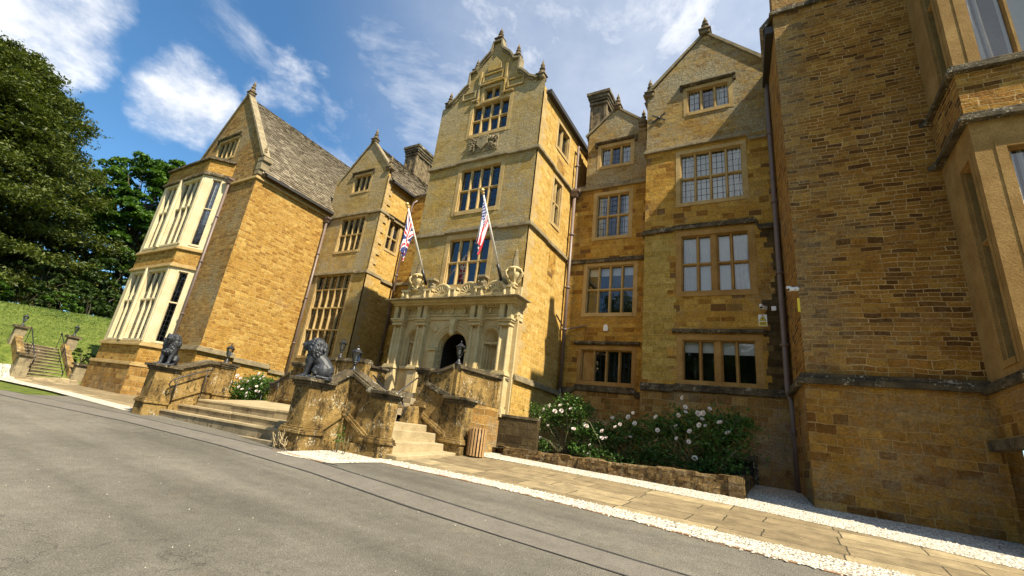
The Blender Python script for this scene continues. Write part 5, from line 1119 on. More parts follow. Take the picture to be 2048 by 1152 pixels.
# ------------------------------------------------------------------ lions
def lion(label, loc, face, size=1.):
    t = thing('lion_statue', label, 'statue', loc, 'seated lions guarding the stair', True, math.atan2(face[1], face[0]))
    g = G(); B = g.ball; T = lambda p, r, n=10: g.tube(p, r, n)
    T([(.20, 0, .60), (.06, 0, .54), (-.12, 0, .40), (-.27, 0, .24), (-.33, 0, .14)], [.17, .205, .20, .195, .15], 14)     # trunk
    B((.19, 0, .50), .185, 14, 10, (.85, .95, 1.15)); B((-.24, 0, .17), .19, 14, 10, (1, 1.1, .85))
    for s in (-1, 1):
        T([(.17, s * .13, .56), (.2, s * .135, .42), (.235, s * .125, .26), (.255, s * .12, .12), (.27, s * .12, .05)], [.105, .088, .062, .053, .06])
        B((.315, s * .12, .04), .072, 10, 8, (1.35, 1, .62)); 
        for k in (-1, 0, 1): B((.385, s * .12 + k * .038, .035), .027, 6, 5)
        B((-.16, s * .145, .21), .2, 14, 10, (1.05, .62, 1.05)); T([(-.06, s * .19, .30), (.0, s * .2, .19), (-.06, s * .2, .10)], [.10, .085, .07])
        B((.05, s * .195, .042), .072, 10, 8, (1.9, .9, .6)); 
        for k in (-1, 0, 1): B((.175, s * .195 + k * .035, .035), .026, 6, 5)
    T([(-.38, 0, .08), (-.44, .1, .05), (-.40, .22, .045), (-.27, .29, .045), (-.12, .31, .05)], [.045, .036, .032, .032, .05])
    B((.17, 0, .80), .235, 16, 12, (.92, .92, 1.12)); B((.18, 0, .63), .2, 14, 10, (.9, .95, 1.0))                           # mane mass
    B((.31, 0, .87), .145, 14, 10, (1.05, .95, 1.05)); T([(.34, 0, .87), (.45, 0, .85), (.535, 0, .83)], [.11, .092, .072], 12)     # head, muzzle
    B((.55, 0, .86), .045, 10, 8, (.8, 1.1, .7)); T([(.36, 0, .775), (.46, 0, .755), (.505, 0, .75)], [.075, .058, .042]); B((.33, 0, .955), .075, 10, 8, (1, 1.5, .7))
    for s in (-1, 1):
        B((.405, s * .066, .925), .026, 8, 6); B((.47, s * .045, .815), .045, 8, 6); B((.22, s * .15, 1.0), .06, 8, 6, (.6, .8, 1.1)); B((.40, s * .07, .955), .035, 8, 6, (1.2, .9, .5))
    r2 = random.Random(3)
    for i in range(230):                     # mane locks swept back and down
        a = r2.uniform(-2.5, 2.5); h = r2.uniform(-.95, .98); c = math.sqrt(max(0, 1 - h * h))
        x, y, z = .16 - .20 * math.cos(a) * c, .215 * math.sin(a) * c, .79 + .265 * h
        if x > .30 and z > .72 : continue
        n = Vector((x - .16, y, (z - .79) * .8)).normalized(); d = (Vector((-.75, n.y * .5, -.75 + .3 * h)) - n * .2).normalized()
        p = Vector((x, y, z)); L = r2.uniform(.09, .17)
        T([p - d * .02, p + d * L * .35 + n * .035, p + d * L * .7 + n * .03, p + d * L + n * .002 + Vector((0, r2.uniform(-.03, .03), -.02))], [.022, .03, .025, .008], 6)
    for i in range(60):
        y = r2.uniform(-.17, .17); z = r2.uniform(.46, .74); x = .30 - y * y * 2 + .02 * math.sin(i); T([(x, y, z), (x + .035, y * 1.02, z - .06), (x + .005, y, z - .13)], [.026, .03, .008], 6)
    o = g.build('body', 'bronze', t, True)
    m = o.modifiers.new('remesh', 'REMESH'); m.mode = 'VOXEL'; m.voxel_size = .009; m.use_smooth_shade = True
    m = o.modifiers.new('smooth', 'SMOOTH'); m.factor = .45; m.iterations = 2
    g = G(); g.hexa([(-.46, -.27, -.001), (.44, -.27, -.001), (.44, .27, -.001), (-.46, .27, -.001)], [(-.44, -.25, .03), (.42, -.25, .03), (.42, .25, .03), (-.44, .25, .03)]); g.build('plinth', 'bronze', t)
    t.scale = (size, size, size); return t
lion('dark bronze seated lion in profile on the right stair pier', (-9.37, 7.55, .662), (-.86, -.50), .9)
lion('dark bronze seated lion turned towards the drive on the left stair pier', (-16.5, 7.44, .632), (.72, -.69), .93)

# ------------------------------------------------------------------ flags
def flagcolour(kind_, u, v):
    """colour index 0 white 1 red 2 blue at u along the fly, v from the bottom, both 0..1"""
    if kind_ == 'us':
        s = int((1 - v) * 13)
        if u < .4 and v > 6 / 13:
            cu, cv = u / .4 * 11, (v - 6 / 13) / (7 / 13) * 9; a, b = cu % 1 - .5, cv % 1 - .5
            return 0 if (int(cu) + int(cv)) % 2 == 0 and a * a + b * b < .13 else 2
        return 1 if s % 2 == 0 else 0
    x, y = (u - .5) * 60, (v - .5) * 30
    if abs(x) < 3 or abs(y) < 3: return 1
    if abs(x) < 5 or abs(y) < 5: return 0
    q = abs(abs(y) - abs(x) * .5) * .894; off = (abs(y) - abs(x) * .5) * .894
    if q < 3:
        sgn = 1 if (x > 0) == (y > 0) else -1; side = off * (1 if x * y > 0 else -1) * (1 if x > 0 else -1)
        return 1 if -2. < side < 0 else 0
    return 2
def flagset(base, top, kind_, plabel, flabel, ph):
    A, B = Vector(base), Vector(top); d = (B - A).normalized()
    t = thing('flagpole', plabel, 'flagpole', base, 'flagpoles leaning from the porch parapet')
    g = G(); g.tube([A, B], [.045, .032], 10); g.build('pole', 'pole', t, True)
    g = G(); g.tube([A - d * .25, A + d * .32], .052, 10); g.build('socket', 'iron_black', t, True)
    g = G(); g.lathe([(.03, -.02), (.06, 0), (.06, .03), (.035, .05), (.075, .10), (.07, .14), (.02, .17), (.004, .2)], (0, 0, 0), 12); g.xf(Matrix.Translation(B) @ d.to_track_quat('Z', 'Y').to_matrix().to_4x4()); g.build('finial', 'gold', t, True)
    g = G(); hz = B - d * .12; he = B - d * 1.02; NU, NV = 66, 44; L = 1.6
    g.tube([tuple(A + d * .5 + Vector((.05, -.03, 0))), tuple(he + Vector((.03, -.02, 0)))], .006, 4); g.build('halyard', 'pole', t)
    g = G(); P = {}
    for i in range(NU + 1):
        for j in range(NV + 1):
            u, v = i / NU, j / NV; h = he.lerp(hz, v)             # hoist point on the pole
            # limp cloth: fly hangs down, gathered under the pole
            a = min(1., u * 1.15); drop = L * (u * .93 - .03 * math.sin(u * 6 + v * 4)); gather = 0
            q = h.lerp(hz.lerp(he, .30), a * .45)
            fold = .075 * a * math.sin(v * 15 + ph + u * 2.2) + .04 * a * math.sin(v * 31 + u * 5 + ph * 2)
            P[i, j] = (q.x + fold * .9 + .12 * a * (v - .5) - .05 * u, q.y - .10 * a * math.cos(v * 13 + ph + u) - .05 * u, q.z - drop * (.92 + .08 * v))
    for (i, j), p in P.items(): g.v.append(p)
    idx = lambda i, j: i * (NV + 1) + j
    for i in range(NU):
        for j in range(NV):
            g.cur = flagcolour(kind_, (i + .5) / NU, (j + .5) / NV); g.f.append((idx(i, j), idx(i + 1, j), idx(i + 1, j + 1), idx(i, j + 1))); g.mi.append(g.cur)
    o = g.build('flag', ['flagwhite', 'flagred', 'flagblue'], None, True); tag(o, flabel, 'flag', 'flags hanging from the porch poles')
flagset((-11.2, 12.86, 5.2), (-11.2, 11.23, 7.40), 'uk', 'pale flagpole leaning out on the left of the porch window', 'limp blue flag with red and white crosses on the left pole', .4)
flagset((-7.92, 12.86, 5.2), (-7.92, 11.2, 7.38), 'us', 'pale flagpole leaning out on the right of the porch window', 'limp flag with red and white stripes and starred blue corner', 1.9)

# ------------------------------------------------------------------ litter bin
bn = thing('litter_bin', 'round litter bin clad in vertical timber slats beside the side flight', 'bin', (-6.98, 11.28, hgt(-6.98, 11.28)), None, True)
g = G(); g.lathe([(.20, .02), (.20, .70), (.185, .70), (.185, .1)], (0, 0, 0), 24); g.build('liner', 'iron_black', bn, True)
for i in range(16):
    a = 2 * math.pi * i / 16; g = G(); g.box(.208, .235, -.026, .026, .03, .74); g.xf(Matrix.Rotation(a, 4, 'Z')); g.build('slat', 'wood', bn, bevel=.004)
g = G()
for z in (.09, .66): g.lathe([(.201, z - .02), (.209, z - .02), (.209, z + .02), (.201, z + .02)], (0, 0, 0), 24)
g.lathe([(.17, 0), (.17, .03)], (0, 0, 0), 16); g.build('hoop', 'iron_black', bn)

# ------------------------------------------------------------------ raised bed
pw = thing('planter_wall', 'low rough stone wall edging the rose bed, set in white gravel', 'low wall', (-4, 12.5, -.5))
r3 = random.Random(5)
from mathutils import noise as mn
def bedrow(a, b, za, zb, th=.3):
    """rough low wall: a dense skin over a box, pushed in and out by noise so that the stones read"""
    A, B = Vector(a), Vector(b); L = (B - A).length; t = (B - A) / L; n = Vector((-t.y, t.x)); N = max(4, int(L / .06)); g = G()
    prof = [(0, -1.)] + [(0, -.5 + .06 * k) for k in range(9)] + [(.04, .02), (.12, .03), (.2, .03), (th, 0), (th, -.4)]
    for i in range(N + 1):
        s = L * i / N; p = A + t * s; top = za + (zb - za) * i / N
        for o, h in prof:
            q = Vector((s * 2.6, (o + h) * 5, a[0])); bl = mn.cell(Vector((s * 2.3 + math.floor((h + 1) / .2) * .5, math.floor((h + 1) / .2), 3))) - .5
            d = mn.noise(q) * .02 + mn.noise(q * 3.1) * .016 + bl * .035
            x = p + n * (o - d if o < th else o); g.v.append((x.x, x.y, top + h + mn.noise(q * 1.7 + Vector((9, 0, 0))) * .012 + (bl * .03 if h > -.05 else 0)))
    m = len(prof)
    for i in range(N):
        for k in range(m - 1): g.f.append((i * m + k, (i + 1) * m + k, (i + 1) * m + k + 1, i * m + k + 1)); g.mi.append(0)
    for i in (0, N): g.f.append(tuple(i * m + k for k in (range(m) if i else reversed(range(m))))); g.mi.append(0)
    return g
M['bedstone'] = stone('rough bed stone', [(.08, .046, .018), (.16, .098, .036), (.115, .07, .026), (.19, .125, .05)], (.06, .042, .02), .42, .2, .014, .05, (.5, .55), (.30, .265, .19), .4, 1., 37, .4)
for q in (((-6.85, 12.52), (-.9, 12.56), -.28, -.11), ((-.9, 12.56), (-.88, 15.9), -.11, -.05), ((-7.6, 13.0), (-6.85, 12.72), -.24, -.27)): bedrow(*q).build('stonework', 'bedstone', pw)
g = G(); n_ = 26
for i in range(n_ + 1):
    for j in range(15):
        x = -7.4 + 6.5 * i / n_; y = 12.7 + 4 * j / 14; g.v.append((x, y, -.32 + (.06 if 0 < j else 0) + r3.uniform(-.03, .04) + .012 * (x + 7)))
for i in range(n_):
    for j in range(14): g.f.append((i * 15 + j, i * 15 + 15 + j, i * 15 + 16 + j, i * 15 + j + 1)); g.mi.append(0)
kind(g.build('soil', 'soil'), 'structure')

# ------------------------------------------------------------------ plants
nr = np.random.default_rng(11)
def leaves(name, mat, C, size, parent, tilt=.8, asp=.55, up=(0, 0, 1)):
    """one small leaf face per point of C"""
    n = len(C); C = np.asarray(C, float); nrm = nr.normal(size=(n, 3)) * tilt + np.array(up); nrm /= np.linalg.norm(nrm, axis=1)[:, None]
    a = np.cross(nrm, nr.normal(size=(n, 3))); a /= np.linalg.norm(a, axis=1)[:, None]; b = np.cross(nrm, a)
    s = (np.asarray(size) * nr.uniform(.65, 1.3, n))[:, None]
    V = np.stack([C - a * s, C + b * s * asp - a * s * .1 + nrm * s * .12, C + a * s, C - b * s * asp - a * s * .1 + nrm * s * .12], 1).reshape(-1, 3)
    me = bpy.data.meshes.new(name); me.vertices.add(4 * n); me.vertices.foreach_set('co', V.ravel()); me.loops.add(4 * n); me.loops.foreach_set('vertex_index', np.arange(4 * n, dtype=np.int32))
    me.polygons.add(n); me.polygons.foreach_set('loop_start', np.arange(0, 4 * n, 4, dtype=np.int32)); me.materials.append(M[mat]); me.update(calc_edges=True)
    o = bpy.data.objects.new(name, me); COL.objects.link(o)
    if parent is not None: attach(o, parent)
    return o
def flower_mesh():
    g = G(); r_ = random.Random(2)
    for ring, (n, L, op) in enumerate(((6, .052, .25), (5, .042, .7), (4, .03, 1.2))):
        for k in range(n):
            a = 2 * math.pi * k / n + ring * .5; c, s = math.cos(a), math.sin(a); w_ = L * .62
            tip = (c * L * math.cos(op), s * L * math.cos(op), .01 + L * math.sin(op)); mid = (c * L * .6 * math.cos(op * .7), s * L * .6 * math.cos(op * .7), L * .6 * math.sin(op * .7))
            g.poly([(0, 0, 0), (mid[0] - s * w_, mid[1] + c * w_, mid[2]), (tip[0] - s * w_ * .4, tip[1] + c * w_ * .4, tip[2]), (tip[0] + s * w_ * .4, tip[1] - c * w_ * .4, tip[2]), (mid[0] + s * w_, mid[1] - c * w_, mid[2])])
    return g
fm = flower_mesh().build('flower', 'petal', None, True).data
bpy.data.objects.remove(bpy.data.objects['flower'])
def rose(label, loc, blobs, nleaf, flowers, bare=(), fs=1., lsize=.042):
    """blobs: (dx, dy, dz, rx, ry, rz) leafy masses relative to the root"""
    t = thing('rose_bush', label, 'rose bush', loc, 'white rose bushes against the house')
    L = Vector(loc); g = G(); pts = []
    vol = [b[3] * b[4] * b[5] for b in blobs]; tot = sum(vol)
    for b, v in zip(blobs, vol):
        c = np.array(b[:3]) + np.array(loc); n = int(nleaf * v / tot); d = nr.normal(size=(n, 3)); d /= np.linalg.norm(d, axis=1)[:, None]; r = nr.uniform(.25, 1, n) ** .45
        q = c + d * r[:, None] * np.array(b[3:]) * (1 + .18 * np.sin(d[:, :1] * 7 + d[:, 2:] * 9))
        cl = c + nr.normal(size=(max(6, n // 14), 3)) * np.array(b[3:]) * .55; k = nr.integers(0, len(cl), n); q = np.where(nr.random((n, 1)) < .5, q, cl[k] + nr.normal(size=(n, 3)) * .07); pts.append(q)
        for s in range(6):
            e = Vector(c) + Vector((rnd.uniform(-.6, .6) * b[3], rnd.uniform(-.6, .6) * b[4], rnd.uniform(0, .8) * b[5])); m = L.lerp(e, .5) + Vector((rnd.uniform(-.2, .2), rnd.uniform(-.2, .2), .15))
            g.tube([L + Vector((rnd.uniform(-.12, .12), rnd.uniform(-.08, .08), 0)), m, e], [.014, .009, .004], 5)
    for pl in bare: g.tube([Vector(p) for p in pl], [.012, .010, .008] + [.006] * (len(pl) - 3), 6)
    g.build('stems', 'stem', t, True); leaves('foliage', 'roseleaf', np.concatenate(pts), lsize, t, .9)
    for p in flowers:
        o = bpy.data.objects.new('flower', fm); COL.objects.link(o); o.location = Vector(p) + Vector((0, -.22, .02)) ; attach(o, t); s = fs * rnd.uniform(.8, 1.25); o.scale = (s, s, s)
        o.rotation_euler = (R(rnd.uniform(35, 85)), R(rnd.uniform(-20, 20)), R(rnd.uniform(-50, 50) - 15))

FL_R =[ (-2.25,13.58,1.58),(-2.26,14.01,1.27),(-1.69,13.96,1.40),(-2.36,13.65,1.14),(-1.94,13.80,1.24),(-1.80,13.77,1.26),(-1.85,13.89,1.12),(-1.78,13.97,0.98),(-1.41,13.56,1.05),(-1.86,13.52,0.94),(-2.48,14.00,0.88),(-2.12,13.76,0.78),(-1.28,13.96,0.85),(-2.38,13.50,0.56),(-2.15,13.77,0.53),(-2.04,13.93,0.16),(-2.21,13.64,1.36) ]
FL_M =[ (-4.18,14.07,0.92),(-3.73,14.05,0.99),(-3.83,13.62,0.75),(-3.95,13.61,0.66),(-3.51,13.87,0.83),(-3.68,14.07,0.47),(-4.36,13.79,0.52),(-4.34,13.71,0.34),(-4.25,13.81,0.36),(-2.87,13.62,0.71),(-3.52,13.71,1.09),(-2.95,13.82,1.05),(-4.71,13.85,0.11) ]
FL_L =[ (-5.91,13.62,1.05),(-5.59,13.62,1.08),(-5.25,13.61,1.01),(-5.79,13.73,0.91),(-5.55,13.64,0.94),(-6.04,13.51,0.92),(-6.33,13.92,0.68),(-5.99,13.78,0.49),(-6.23,13.82,0.10),(-6.29,13.59,-0.11),(-4.95,14.00,0.67),(-4.88,13.93,0.60),(-5.11,13.56,0.47),(-6.23,13.67,-0.25),(-4.74,13.86,-0.11) ]
FL_F =[ (-19.58,11.67,0.64),(-19.27,11.77,0.71),(-18.57,11.54,0.71),(-18.56,11.72,0.68),(-18.99,11.65,0.52),(-18.29,11.49,0.57),(-18.12,11.61,0.62),(-18.00,11.75,0.76),(-17.53,11.73,0.79),(-19.39,11.58,0.34),(-19.89,11.62,0.29),(-18.24,11.37,0.37),(-18.14,11.46,0.29),(-18.02,11.71,0.37),(-17.37,11.54,0.47),(-17.14,11.43,0.30),(-17.95,11.60,0.18),(-17.27,11.67,0.29),(-19.67,11.65,0.02),(-17.82,11.52,0.05),(-18.88,11.55,0.80),(-17.49,11.58,0.95),(-17.29,11.70,0.87),(-17.14,11.58,0.59),(-19.14,11.53,0.51) ]
rose('big white rose bush at the right end of the bed, thick with blooms', (-1.9, 14.1, -.3), [(0, 0, 1.15, .95, .5, .42), (-.1, 0, 1.52, .7, .4, .2), (.75, .05, 1.35, .5, .4, .42), (.85, .1, 1.55, .4, .3, .15), (-.8, 0, 1.15, .45, .4, .35), (0, 0, .6, .45, .3, .25), (-.75, -.3, .35, .5, .3, .12), (.45, -.4, .4, .5, .35, .25), (0, -.3, .15, .8, .4, .25), (-.9, -.3, .55, .5, .35, .3), (.5, -.1, .85, .6, .4, .3)], 8200, FL_R,
     [[(-1.9, 13.9, -.3), (-2.3, 13.7, .3), (-2.6, 13.6, .9)], [(-1.5, 13.8, -.3), (-1.35, 13.6, .2), (-1.1, 13.5, .5)]], 1.2)
rose('low straggling white rose bush in the middle of the bed', (-3.9, 14.1, -.35), [(0, 0, .95, .65, .45, .36), (.65, 0, 1.15, .6, .4, .32), (-.4, 0, .6, .4, .35, .25), (.5, 0, .55, .6, .35, .3), (-.3, -.3, .2, .8, .4, .22), (.9, -.2, .35, .5, .35, .3), (-.9, -.1, .8, .5, .4, .28)], 5600, FL_M, [[(-4.2, 13.9, -.35), (-4.5, 13.7, .3), (-4.75, 13.6, .75), (-4.95, 13.55, .8)], [(-3.5, 13.9, -.3), (-3.0, 13.7, .4), (-2.9, 13.6, .6)]], 1.15)
rose('white rose bush with bare canes at the left end of the bed by the tower', (-5.5, 14.1, -.35), [(.15, 0, 1.4, .6, .45, .33), (-.05, 0, 1.7, .4, .35, .15), (-.7, 0, 1.05, .45, .4, .35), (-1.0, -.1, 1.3, .35, .3, .16), (.2, 0, .85, .4, .3, .25), (-.75, -.3, .3, .35, .25, .2), (.5, -.2, .35, .5, .35, .25), (.75, 0, .9, .45, .35, .25)], 4500, FL_L, [[(-5.6, 13.9, -.3), (-5.5, 13.8, .3), (-5.35, 13.8, .8)], [(-5.6, 13.9, -.3), (-6.0, 13.7, .1), (-6.2, 13.6, .15)]], 1.15)
rose('sunlit mound of white roses between the stair and the wing', (-18.5, 12.0, -.55), [(0, -.1, .85, 1.1, .6, .5), (.75, -.1, 1.2, .55, .5, .32), (-.9, 0, .65, .5, .5, .4), (.1, -.1, 1.3, .5, .4, .22)], 7500, FL_F, (), 1.3, .045)
# sapling and dead twigs at the foot of the lamp pier
sp_ = thing('sapling', 'small leafy sapling growing from the gravel at the stair pier', 'plant', (-8.62, 8.02, hgt(-8.62, 8.02)))
g = G(); b0 = Vector((-8.62, 8.02, hgt(-8.62, 8.02)))
for dx, dz in ((-.05, .34), (.03, .42), (-.12, .27)): g.tube([b0, b0 + Vector((dx * .5, .02, dz * .6)), b0 + Vector((dx, .03, dz))], [.012, .01, .005], 5)
g.build('stems', 'stem', sp_, True); leaves('foliage', 'leaf', np.array([-8.66, 8.04, hgt(-8.62, 8.02) + .36]) + nr.normal(size=(90, 3)) * (.07, .05, .10), .032, sp_)
tw = G(); b0 = Vector((-8.36, 7.98, hgt(-8.36, 7.98)))
for k in range(5): a = rnd.uniform(-.09, .09); tw.tube([b0 + Vector((a * .3, 0, -.02)), b0 + Vector((a, .02, rnd.uniform(.15, .3))), b0 + Vector((a * 1.3, .03, rnd.uniform(.3, .38)))], [.009, .007, .003], 5)
tag(tw.build('cut_shrub', 'stem', None, True), 'bare cut twigs standing in the white gravel beside the sapling', 'plant')

cr = G()
for k in range(34):
    x = rnd.uniform(-9.75, -9.3); p = Vector((x, 7.15, hgt(x, 7.1) + rnd.uniform(.0, .1))); L_ = [p]
    for q in range(4): L_.append(L_[-1] + Vector((rnd.uniform(-.09, .07), rnd.uniform(-.03, .01), rnd.uniform(-.03, .13))))
    L_ = [Vector((v.x, min(v.y, 7.17), v.z)) for v in L_]; cr.tube(L_, [.012, .011, .009, .006, .004], 5)
M['dry'] = plain('dry stems', (.38, .29, .16), .9, 0, .3)
tag(cr.build('creeper', 'dry', None, True), 'dry tangled creeper roots at the foot of the right lion pier', 'creeper')

# ------------------------------------------------------------------ garden steps on the lawn bank
gs = thing('garden_steps', 'narrow flight of stone steps climbing the lawn between stone piers', 'steps', (-32, 9, -.65))
for i in range(11):
    x = -32.0 - i * .29; z = -.5 + i * .162; g = G(); g.box(x - .45, x, 8.15, 9.85, -1.2, z); 
    g.cur = 1; g.box(x - .45, x + .02, 8.14, 9.86, z, z + .035); g.build('step', ['moss', 'riser'], gs)
for (a, b, y) in ((-32.3, -35.1, 7.95), (-32.3, -35.1, 10.1)):
    g = G(); g.hexa([(a, y - .16, -1), (b, y - .16, -1), (b, y + .16, -1), (a, y + .16, -1)], [(a, y - .16, .05), (b, y - .16, 1.5), (b, y + .16, 1.5), (a, y + .16, .05)]); g.build('side_wall', 'stair', gs)
for x, y, zt in ((-32.2, 7.9, .55), (-32.2, 10.3, .5), (-35.25, 7.95, 2.0), (-35.2, 10.35, 2.0)):
    g = G(); g.box(x - .27, x + .27, y - .3, y + .3, -1, zt - .3 - .8 if zt > 1 else -.1); g.box(x - .22, x + .22, y - .25, y + .25, -1, zt - .1); p = g.build('pier', 'cop', gs, bevel=.02); g = G(); g.box(x - .31, x + .31, y - .34, y + .34, zt - .1, zt + .02); g.build('pier_cap', 'moss', p)
for y, lab in ((8.3, 'thin black rail on the left of the garden steps'), (9.7, 'thin black rail on the right of the garden steps')):
    t = thing('handrail', lab, 'handrail', (-32.3, y, -.2), 'handrails of the garden steps'); g = G(); g.tube([(-32.2, y, .15), (-32.3, y, .42), (-35.0, y, 2.05), (-35.1, y, 1.95)], .025, 6); g.build('rail', 'iron_black', t, True)
    for x in (-32.3, -33.6, -34.95): z = .42 + (-32.3 - x) * .604; g = G(); g.tube([(x, y, z), (x, y, z - .95)], .018, 5); g.build('post', 'iron_black', t)

# grass blades over the bank, ground cover under the trees
n = 24000; X = nr.uniform(-50, -31.2, n); Y = nr.uniform(4.5, 19, n); k = ~((X > -35.4) & (Y > 7.5) & (Y < 10.6)) ; X, Y = X[k], Y[k]
Z = np.array([hgt(a, b) for a, b in zip(X, Y)]); C = np.stack([X, Y, Z + .02], 1)
kind(leaves('lawn', 'blade', C, nr.uniform(.03, .085, len(X)) * (1 + (X < -44) * .5), None, .5, .18, (1, -.2, 0)), 'stuff')

# ------------------------------------------------------------------ trees
def trunk(g, base, top, r0_, r1_, n=9):
    g.tube([base, tuple(Vector(base).lerp(Vector(top), .3) + Vector((.1, .1, 0))), tuple(Vector(base).lerp(Vector(top), .65) + Vector((-.1, .15, 0))), top], [r0_, r0_ * .75, (r0_ + r1_) / 2, r1_], n)
yw = thing('yew_tree', 'huge dark olive yew towering over the lawn, at the left edge', 'tree', (-62, 4.9, hgt(-62, 4.9)))
bx, by, bz = -62., 4.9, hgt(-62, 4.9); g = G(); trunk(g, (bx, by, bz - .3), (bx, by, 29), 1.1, .08, 10); P = []
for i in range(330):                     # boughs in drooping layers, shorter towards the top
    z = bz + 1.2 + 23.0 * (i / 330) ** .92; q = (z - bz) / 24.6; L = (14.9 * (1 - q) ** .6 + .5) * rnd.uniform(.78, 1.1); a = i * 2.399 + rnd.uniform(-.4, .4)
    dx, dy = math.cos(a), math.sin(a); rise = rnd.uniform(.02, .22)
    tip = Vector((bx + dx * L, by + dy * L, z + L * rise - .011 * L * L)); m = Vector((bx + dx * L * .5, by + dy * L * .5, z + L * rise * .7))
    if i % 2 == 0: g.tube([(bx, by, z - .3), m, tip], [.10 * (1 - q) + .03, .05, .012], 5)
    N = int(24 + 13 * L)
    for s in range(N):
        u = rnd.uniform(.18, 1.03) ** .8; c = Vector((bx + dx * L * u, by + dy * L * u, z + L * rise * u - .011 * (L * u) ** 2)); wd = (.22 + .95 * math.sin(min(1, u) * 2.7) * min(1.3, L / 6)); 
        P.append((c.x - dy * rnd.gauss(0, wd), c.y + dx * rnd.gauss(0, wd), c.z + rnd.gauss(-.12, .26)))
g.build('trunk', 'bark', yw, True)
P = np.array(P); P2 = np.concatenate([P + nr.normal(size=P.shape) * (.24, .24, .12) for _ in range(7)]); leaves('crown', 'yew', P2, .19, yw, .55, .38)
def broadleaf(label, c, rad, zb, nclump, nleaf, mat, size, name='broadleaf_tree', group=None, trunk_r=.4, seed=1, flat=.75):
    r_ = np.random.default_rng(seed); c = np.array(c, float); rad = np.array(rad, float)
    t = thing(name, label, 'tree' if 'tree' in name else 'shrub', (c[0], c[1], zb), group)
    d = r_.normal(size=(nclump, 3)); d[:, 2] = np.abs(d[:, 2]) * 1.1 - .55; d /= np.linalg.norm(d, axis=1)[:, None]
    K = c + d * rad * (r_.uniform(.5, 1, nclump) ** .5)[:, None] * (1 + .16 * np.sin(d[:, :1] * 6 + seed) * np.cos(d[:, 1:2] * 5)); cr = r_.uniform(.10, .19, nclump) * rad.mean()
    g = G()
    if trunk_r: trunk(g, (c[0], c[1], zb - .2), (c[0], c[1], c[2] + rad[2] * .3), trunk_r, trunk_r * .25)
    for k in K[::4]: g.tube([(c[0], c[1], max(zb, c[2] - rad[2] * .7)), tuple((np.array([c[0], c[1], c[2] - rad[2] * .2]) + k) / 2), tuple(k)], [max(.02, trunk_r * .3), max(.015, trunk_r * .15), .01], 5)
    g.build('trunk', 'bark', t, True)
    per = nleaf // nclump; Q = np.repeat(K, per, 0); R_ = np.repeat(cr, per)[:, None]; e = r_.normal(size=Q.shape); e /= np.linalg.norm(e, axis=1)[:, None]
    e[:, 2] = np.abs(e[:, 2]) * .95 - .25; Q = Q + e * R_ * (r_.uniform(.3, 1, (len(Q), 1)) ** .5) * (1, 1, flat)
    leaves('crown', mat, Q, size, t, .75); return t
broadleaf('tall bright green maple behind the wing and beside the yew', (-64, 20.2, 18.2), (5.8, 6.0, 8.4), hgt(-64, 20), 260, 46000, 'leaf', .22, trunk_r=.45, seed=4)
broadleaf('dark evergreen tree filling the gap under the maple', (-60, 20.5, 10), (4.6, 4.6, 6.2), hgt(-60, 20), 120, 13000, 'shrubleaf', .24, 'evergreen_tree', None, .35, 5)
broadleaf('dense dark evergreen beyond the lawn shrubs, between yew and wing', (-56.5, 16.5, 6.8), (3.6, 4.4, 4.2), hgt(-56, 16), 90, 12000, 'shrubleaf', .2, 'evergreen_tree', None, .3, 25)
broadleaf('dark evergreen tree closest behind the wing, under the maple crown', (-68, 25, 9), (5, 6, 6), hgt(-68, 25), 110, 10000, 'shrubleaf', .27, 'evergreen_tree', None, .3, 35)
broadleaf('dark evergreen tree beyond the yew, deep in shade', (-66, 12.5, 9.5), (6, 5, 6.5), hgt(-66, 12), 120, 12000, 'shrubleaf', .28, 'evergreen_tree', None, .35, 15)
SHR = [((-49.5, 8.2, 4.9), (2.0, 1.7, 1.3), 'leaf', 'pale green leafy shrub at the top of the lawn, leftmost'), ((-50.5, 10.8, 5.1), (2.0, 1.7, 1.5), 'shrubleaf', 'dark green shrub at the top of the lawn, below the yew'), ((-50, 12.9, 4.9), (1.8, 1.6, 1.4), 'leaf', 'bright green shrub at the top of the lawn, above the steps'),
       ((-51, 15.2, 5.2), (2.2, 1.9, 2.2), 'shrubleaf', 'dark rounded shrub at the lawn edge between steps and wing'), ((-51, 17.6, 5.2), (2.2, 1.9, 2.4), 'shrubleaf', 'dark shrub at the lawn edge, nearest to the wing'), ((-53, 12, 6.5), (2.5, 2.4, 2.6), 'shrubleaf', 'tall dark shrub under the lowest yew boughs'), ((-52, 6.2, 5.2), (2.2, 2, 2.), 'shrubleaf', 'dark shrub at the left edge of the picture above the lawn')]
for i, (c, rd, mt, lab) in enumerate(SHR): broadleaf(lab, c, rd, hgt(c[0], c[1]) - .2, 40, 3600, mt, .13, 'shrub', 'shrubs along the top of the lawn', .05, 20 + i)
broadleaf('leafy creeper clump on the right pier of the garden steps', (-33.8, 10.75, .95), (1.2, .45, .55), -.3, 26, 1500, 'shrubleaf', .06, 'shrub', None, .02, 41)

# the park wood across the drive, seen only in the windows' reflections
C = np.stack([nr.uniform(-70, 70, 20000), nr.uniform(-62, -46, 20000), nr.uniform(-3, 27, 20000)], 1); C[:, 2] = (C[:, 2] + 3) * (.86 + .2 * np.sin(C[:, 0] * .31) * np.cos(C[:, 0] * .13)) - 3
kind(leaves('woodland', 'shrubleaf', C, 1.25, None, 1.), 'stuff')

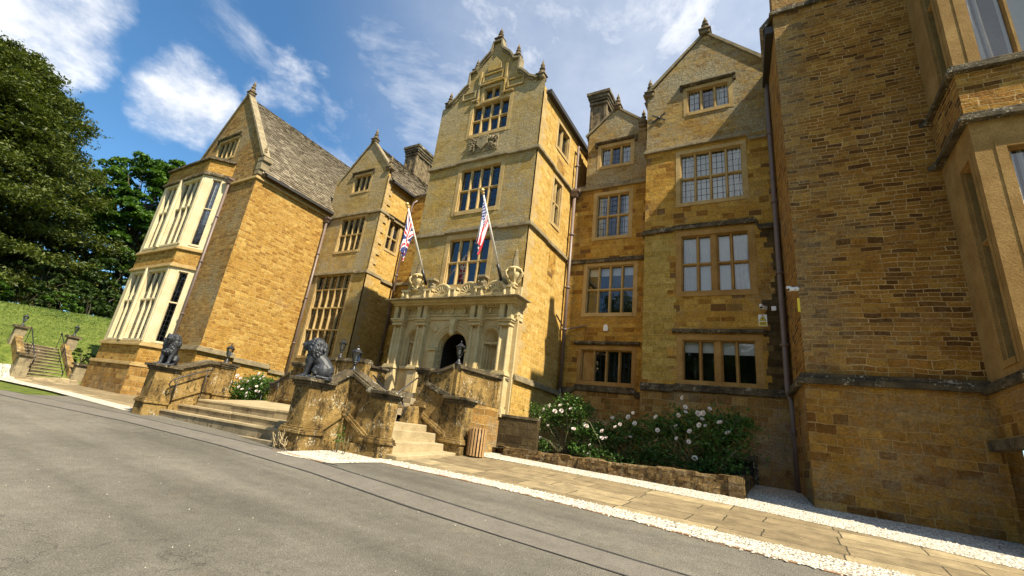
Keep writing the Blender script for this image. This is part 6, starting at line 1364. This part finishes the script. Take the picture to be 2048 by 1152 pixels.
# ------------------------------------------------------------------ small fittings on the walls
def cctv(label, p, d, s=1.):
    t = thing('security_camera', label, 'security camera', p, None); P = Vector(p); D = Vector(d).normalized()
    g = G(); g.tube([P - D * .05 * s, P + D * .16 * s], [.05 * s, .055 * s], 12); g.tube([P + D * .1 * s + Vector((0, 0, .045 * s)), P + D * .2 * s + Vector((0, 0, .05 * s))], [.04 * s, .04 * s], 8); g.build('housing', 'white', t, True)
    g = G(); g.tube([P + D * .158 * s, P + D * .166 * s], .042 * s, 12); g.build('lens', 'black', t)
    g = G(); g.tube([P, P + Vector((.02, .08, .02))], .022, 8); g.ball(P - D * .05 * s, .06 * s, 10, 6); g.build('bracket', 'white', t, True); return t
cctv('white bullet security camera on the corner of the brown wing', (.33, 13.28, 4.42), (-.85, -.5, -.18), .95)
cctv('small white dome camera beside the downpipe on the gable block', (-.40, 15.92, 4.74), (-.4, -.9, -.15), 1.1)
g = G(); g.box(-.22, -.1, 15.93, 16.0, 4.66, 4.79); tag(g.build('junction_box', 'white', None, bevel=.008), 'small square white box beside the dome camera', 'box')
g = G(); fbox(g, FR(13.33), .36, .41, 3.85, 4.2, .0, .012); tag(g.build('notice', 'yellow'), 'narrow yellow notice below the bullet camera on the wing corner', 'sign')
sg = thing('warning_sign', 'yellow and white warning sign with a black triangle on the gable block wall', 'sign', (-.46, 15.99, 4.2)); fz = FR(16.0)
g = G(); fbox(g, fz, -.57, -.35, 4.19, 4.55, .004, .014); g.build('panel', 'white', sg)
g = G(); fbox(g, fz, -.56, -.36, 4.20, 4.33, .014, .017); fprism(g, fz, [(-.545, 4.36), (-.375, 4.36), (-.46, 4.53)], .014, .018); g.build('yellow_field', 'yellow', sg)
g = G()
A_ = [(-.545, 4.36), (-.375, 4.36), (-.46, 4.53)]
for a, b in zip(A_, A_[1:] + A_[:1]): g.tube([fz.p(*a, .02), fz.p(*b, .02)], .007, 4)
fbox(g, fz, -.49, -.43, 4.40, 4.425, .018, .021); fprism(g, fz, [(-.485, 4.425), (-.44, 4.425), (-.455, 4.46)], .018, .021)
for k in range(3): fbox(g, fz, -.545, -.375 - .02 * (k % 2), 4.225 + k * .033, 4.24 + k * .033, .017, .020)
g.build('print', 'black', sg)
ab = thing('alarm_box', 'small pale arched alarm box on the recessed wall between two windows', 'alarm box', (-5.45, 16.8, 4.3)); fz = FR(16.8)
g = G(); fprism(g, fz, [(-5.53, 4.2), (-5.37, 4.2), (-5.37, 4.36)] + arc(-5.45, 4.36, .08, 0, math.pi, 8) + [(-5.53, 4.36)], 0, .07); g.build('housing', 'white', ab); g = G(); fbox(g, fz, -5.5, -5.4, 4.26, 4.34, .07, .075); g.build('badge', 'blind', ab)
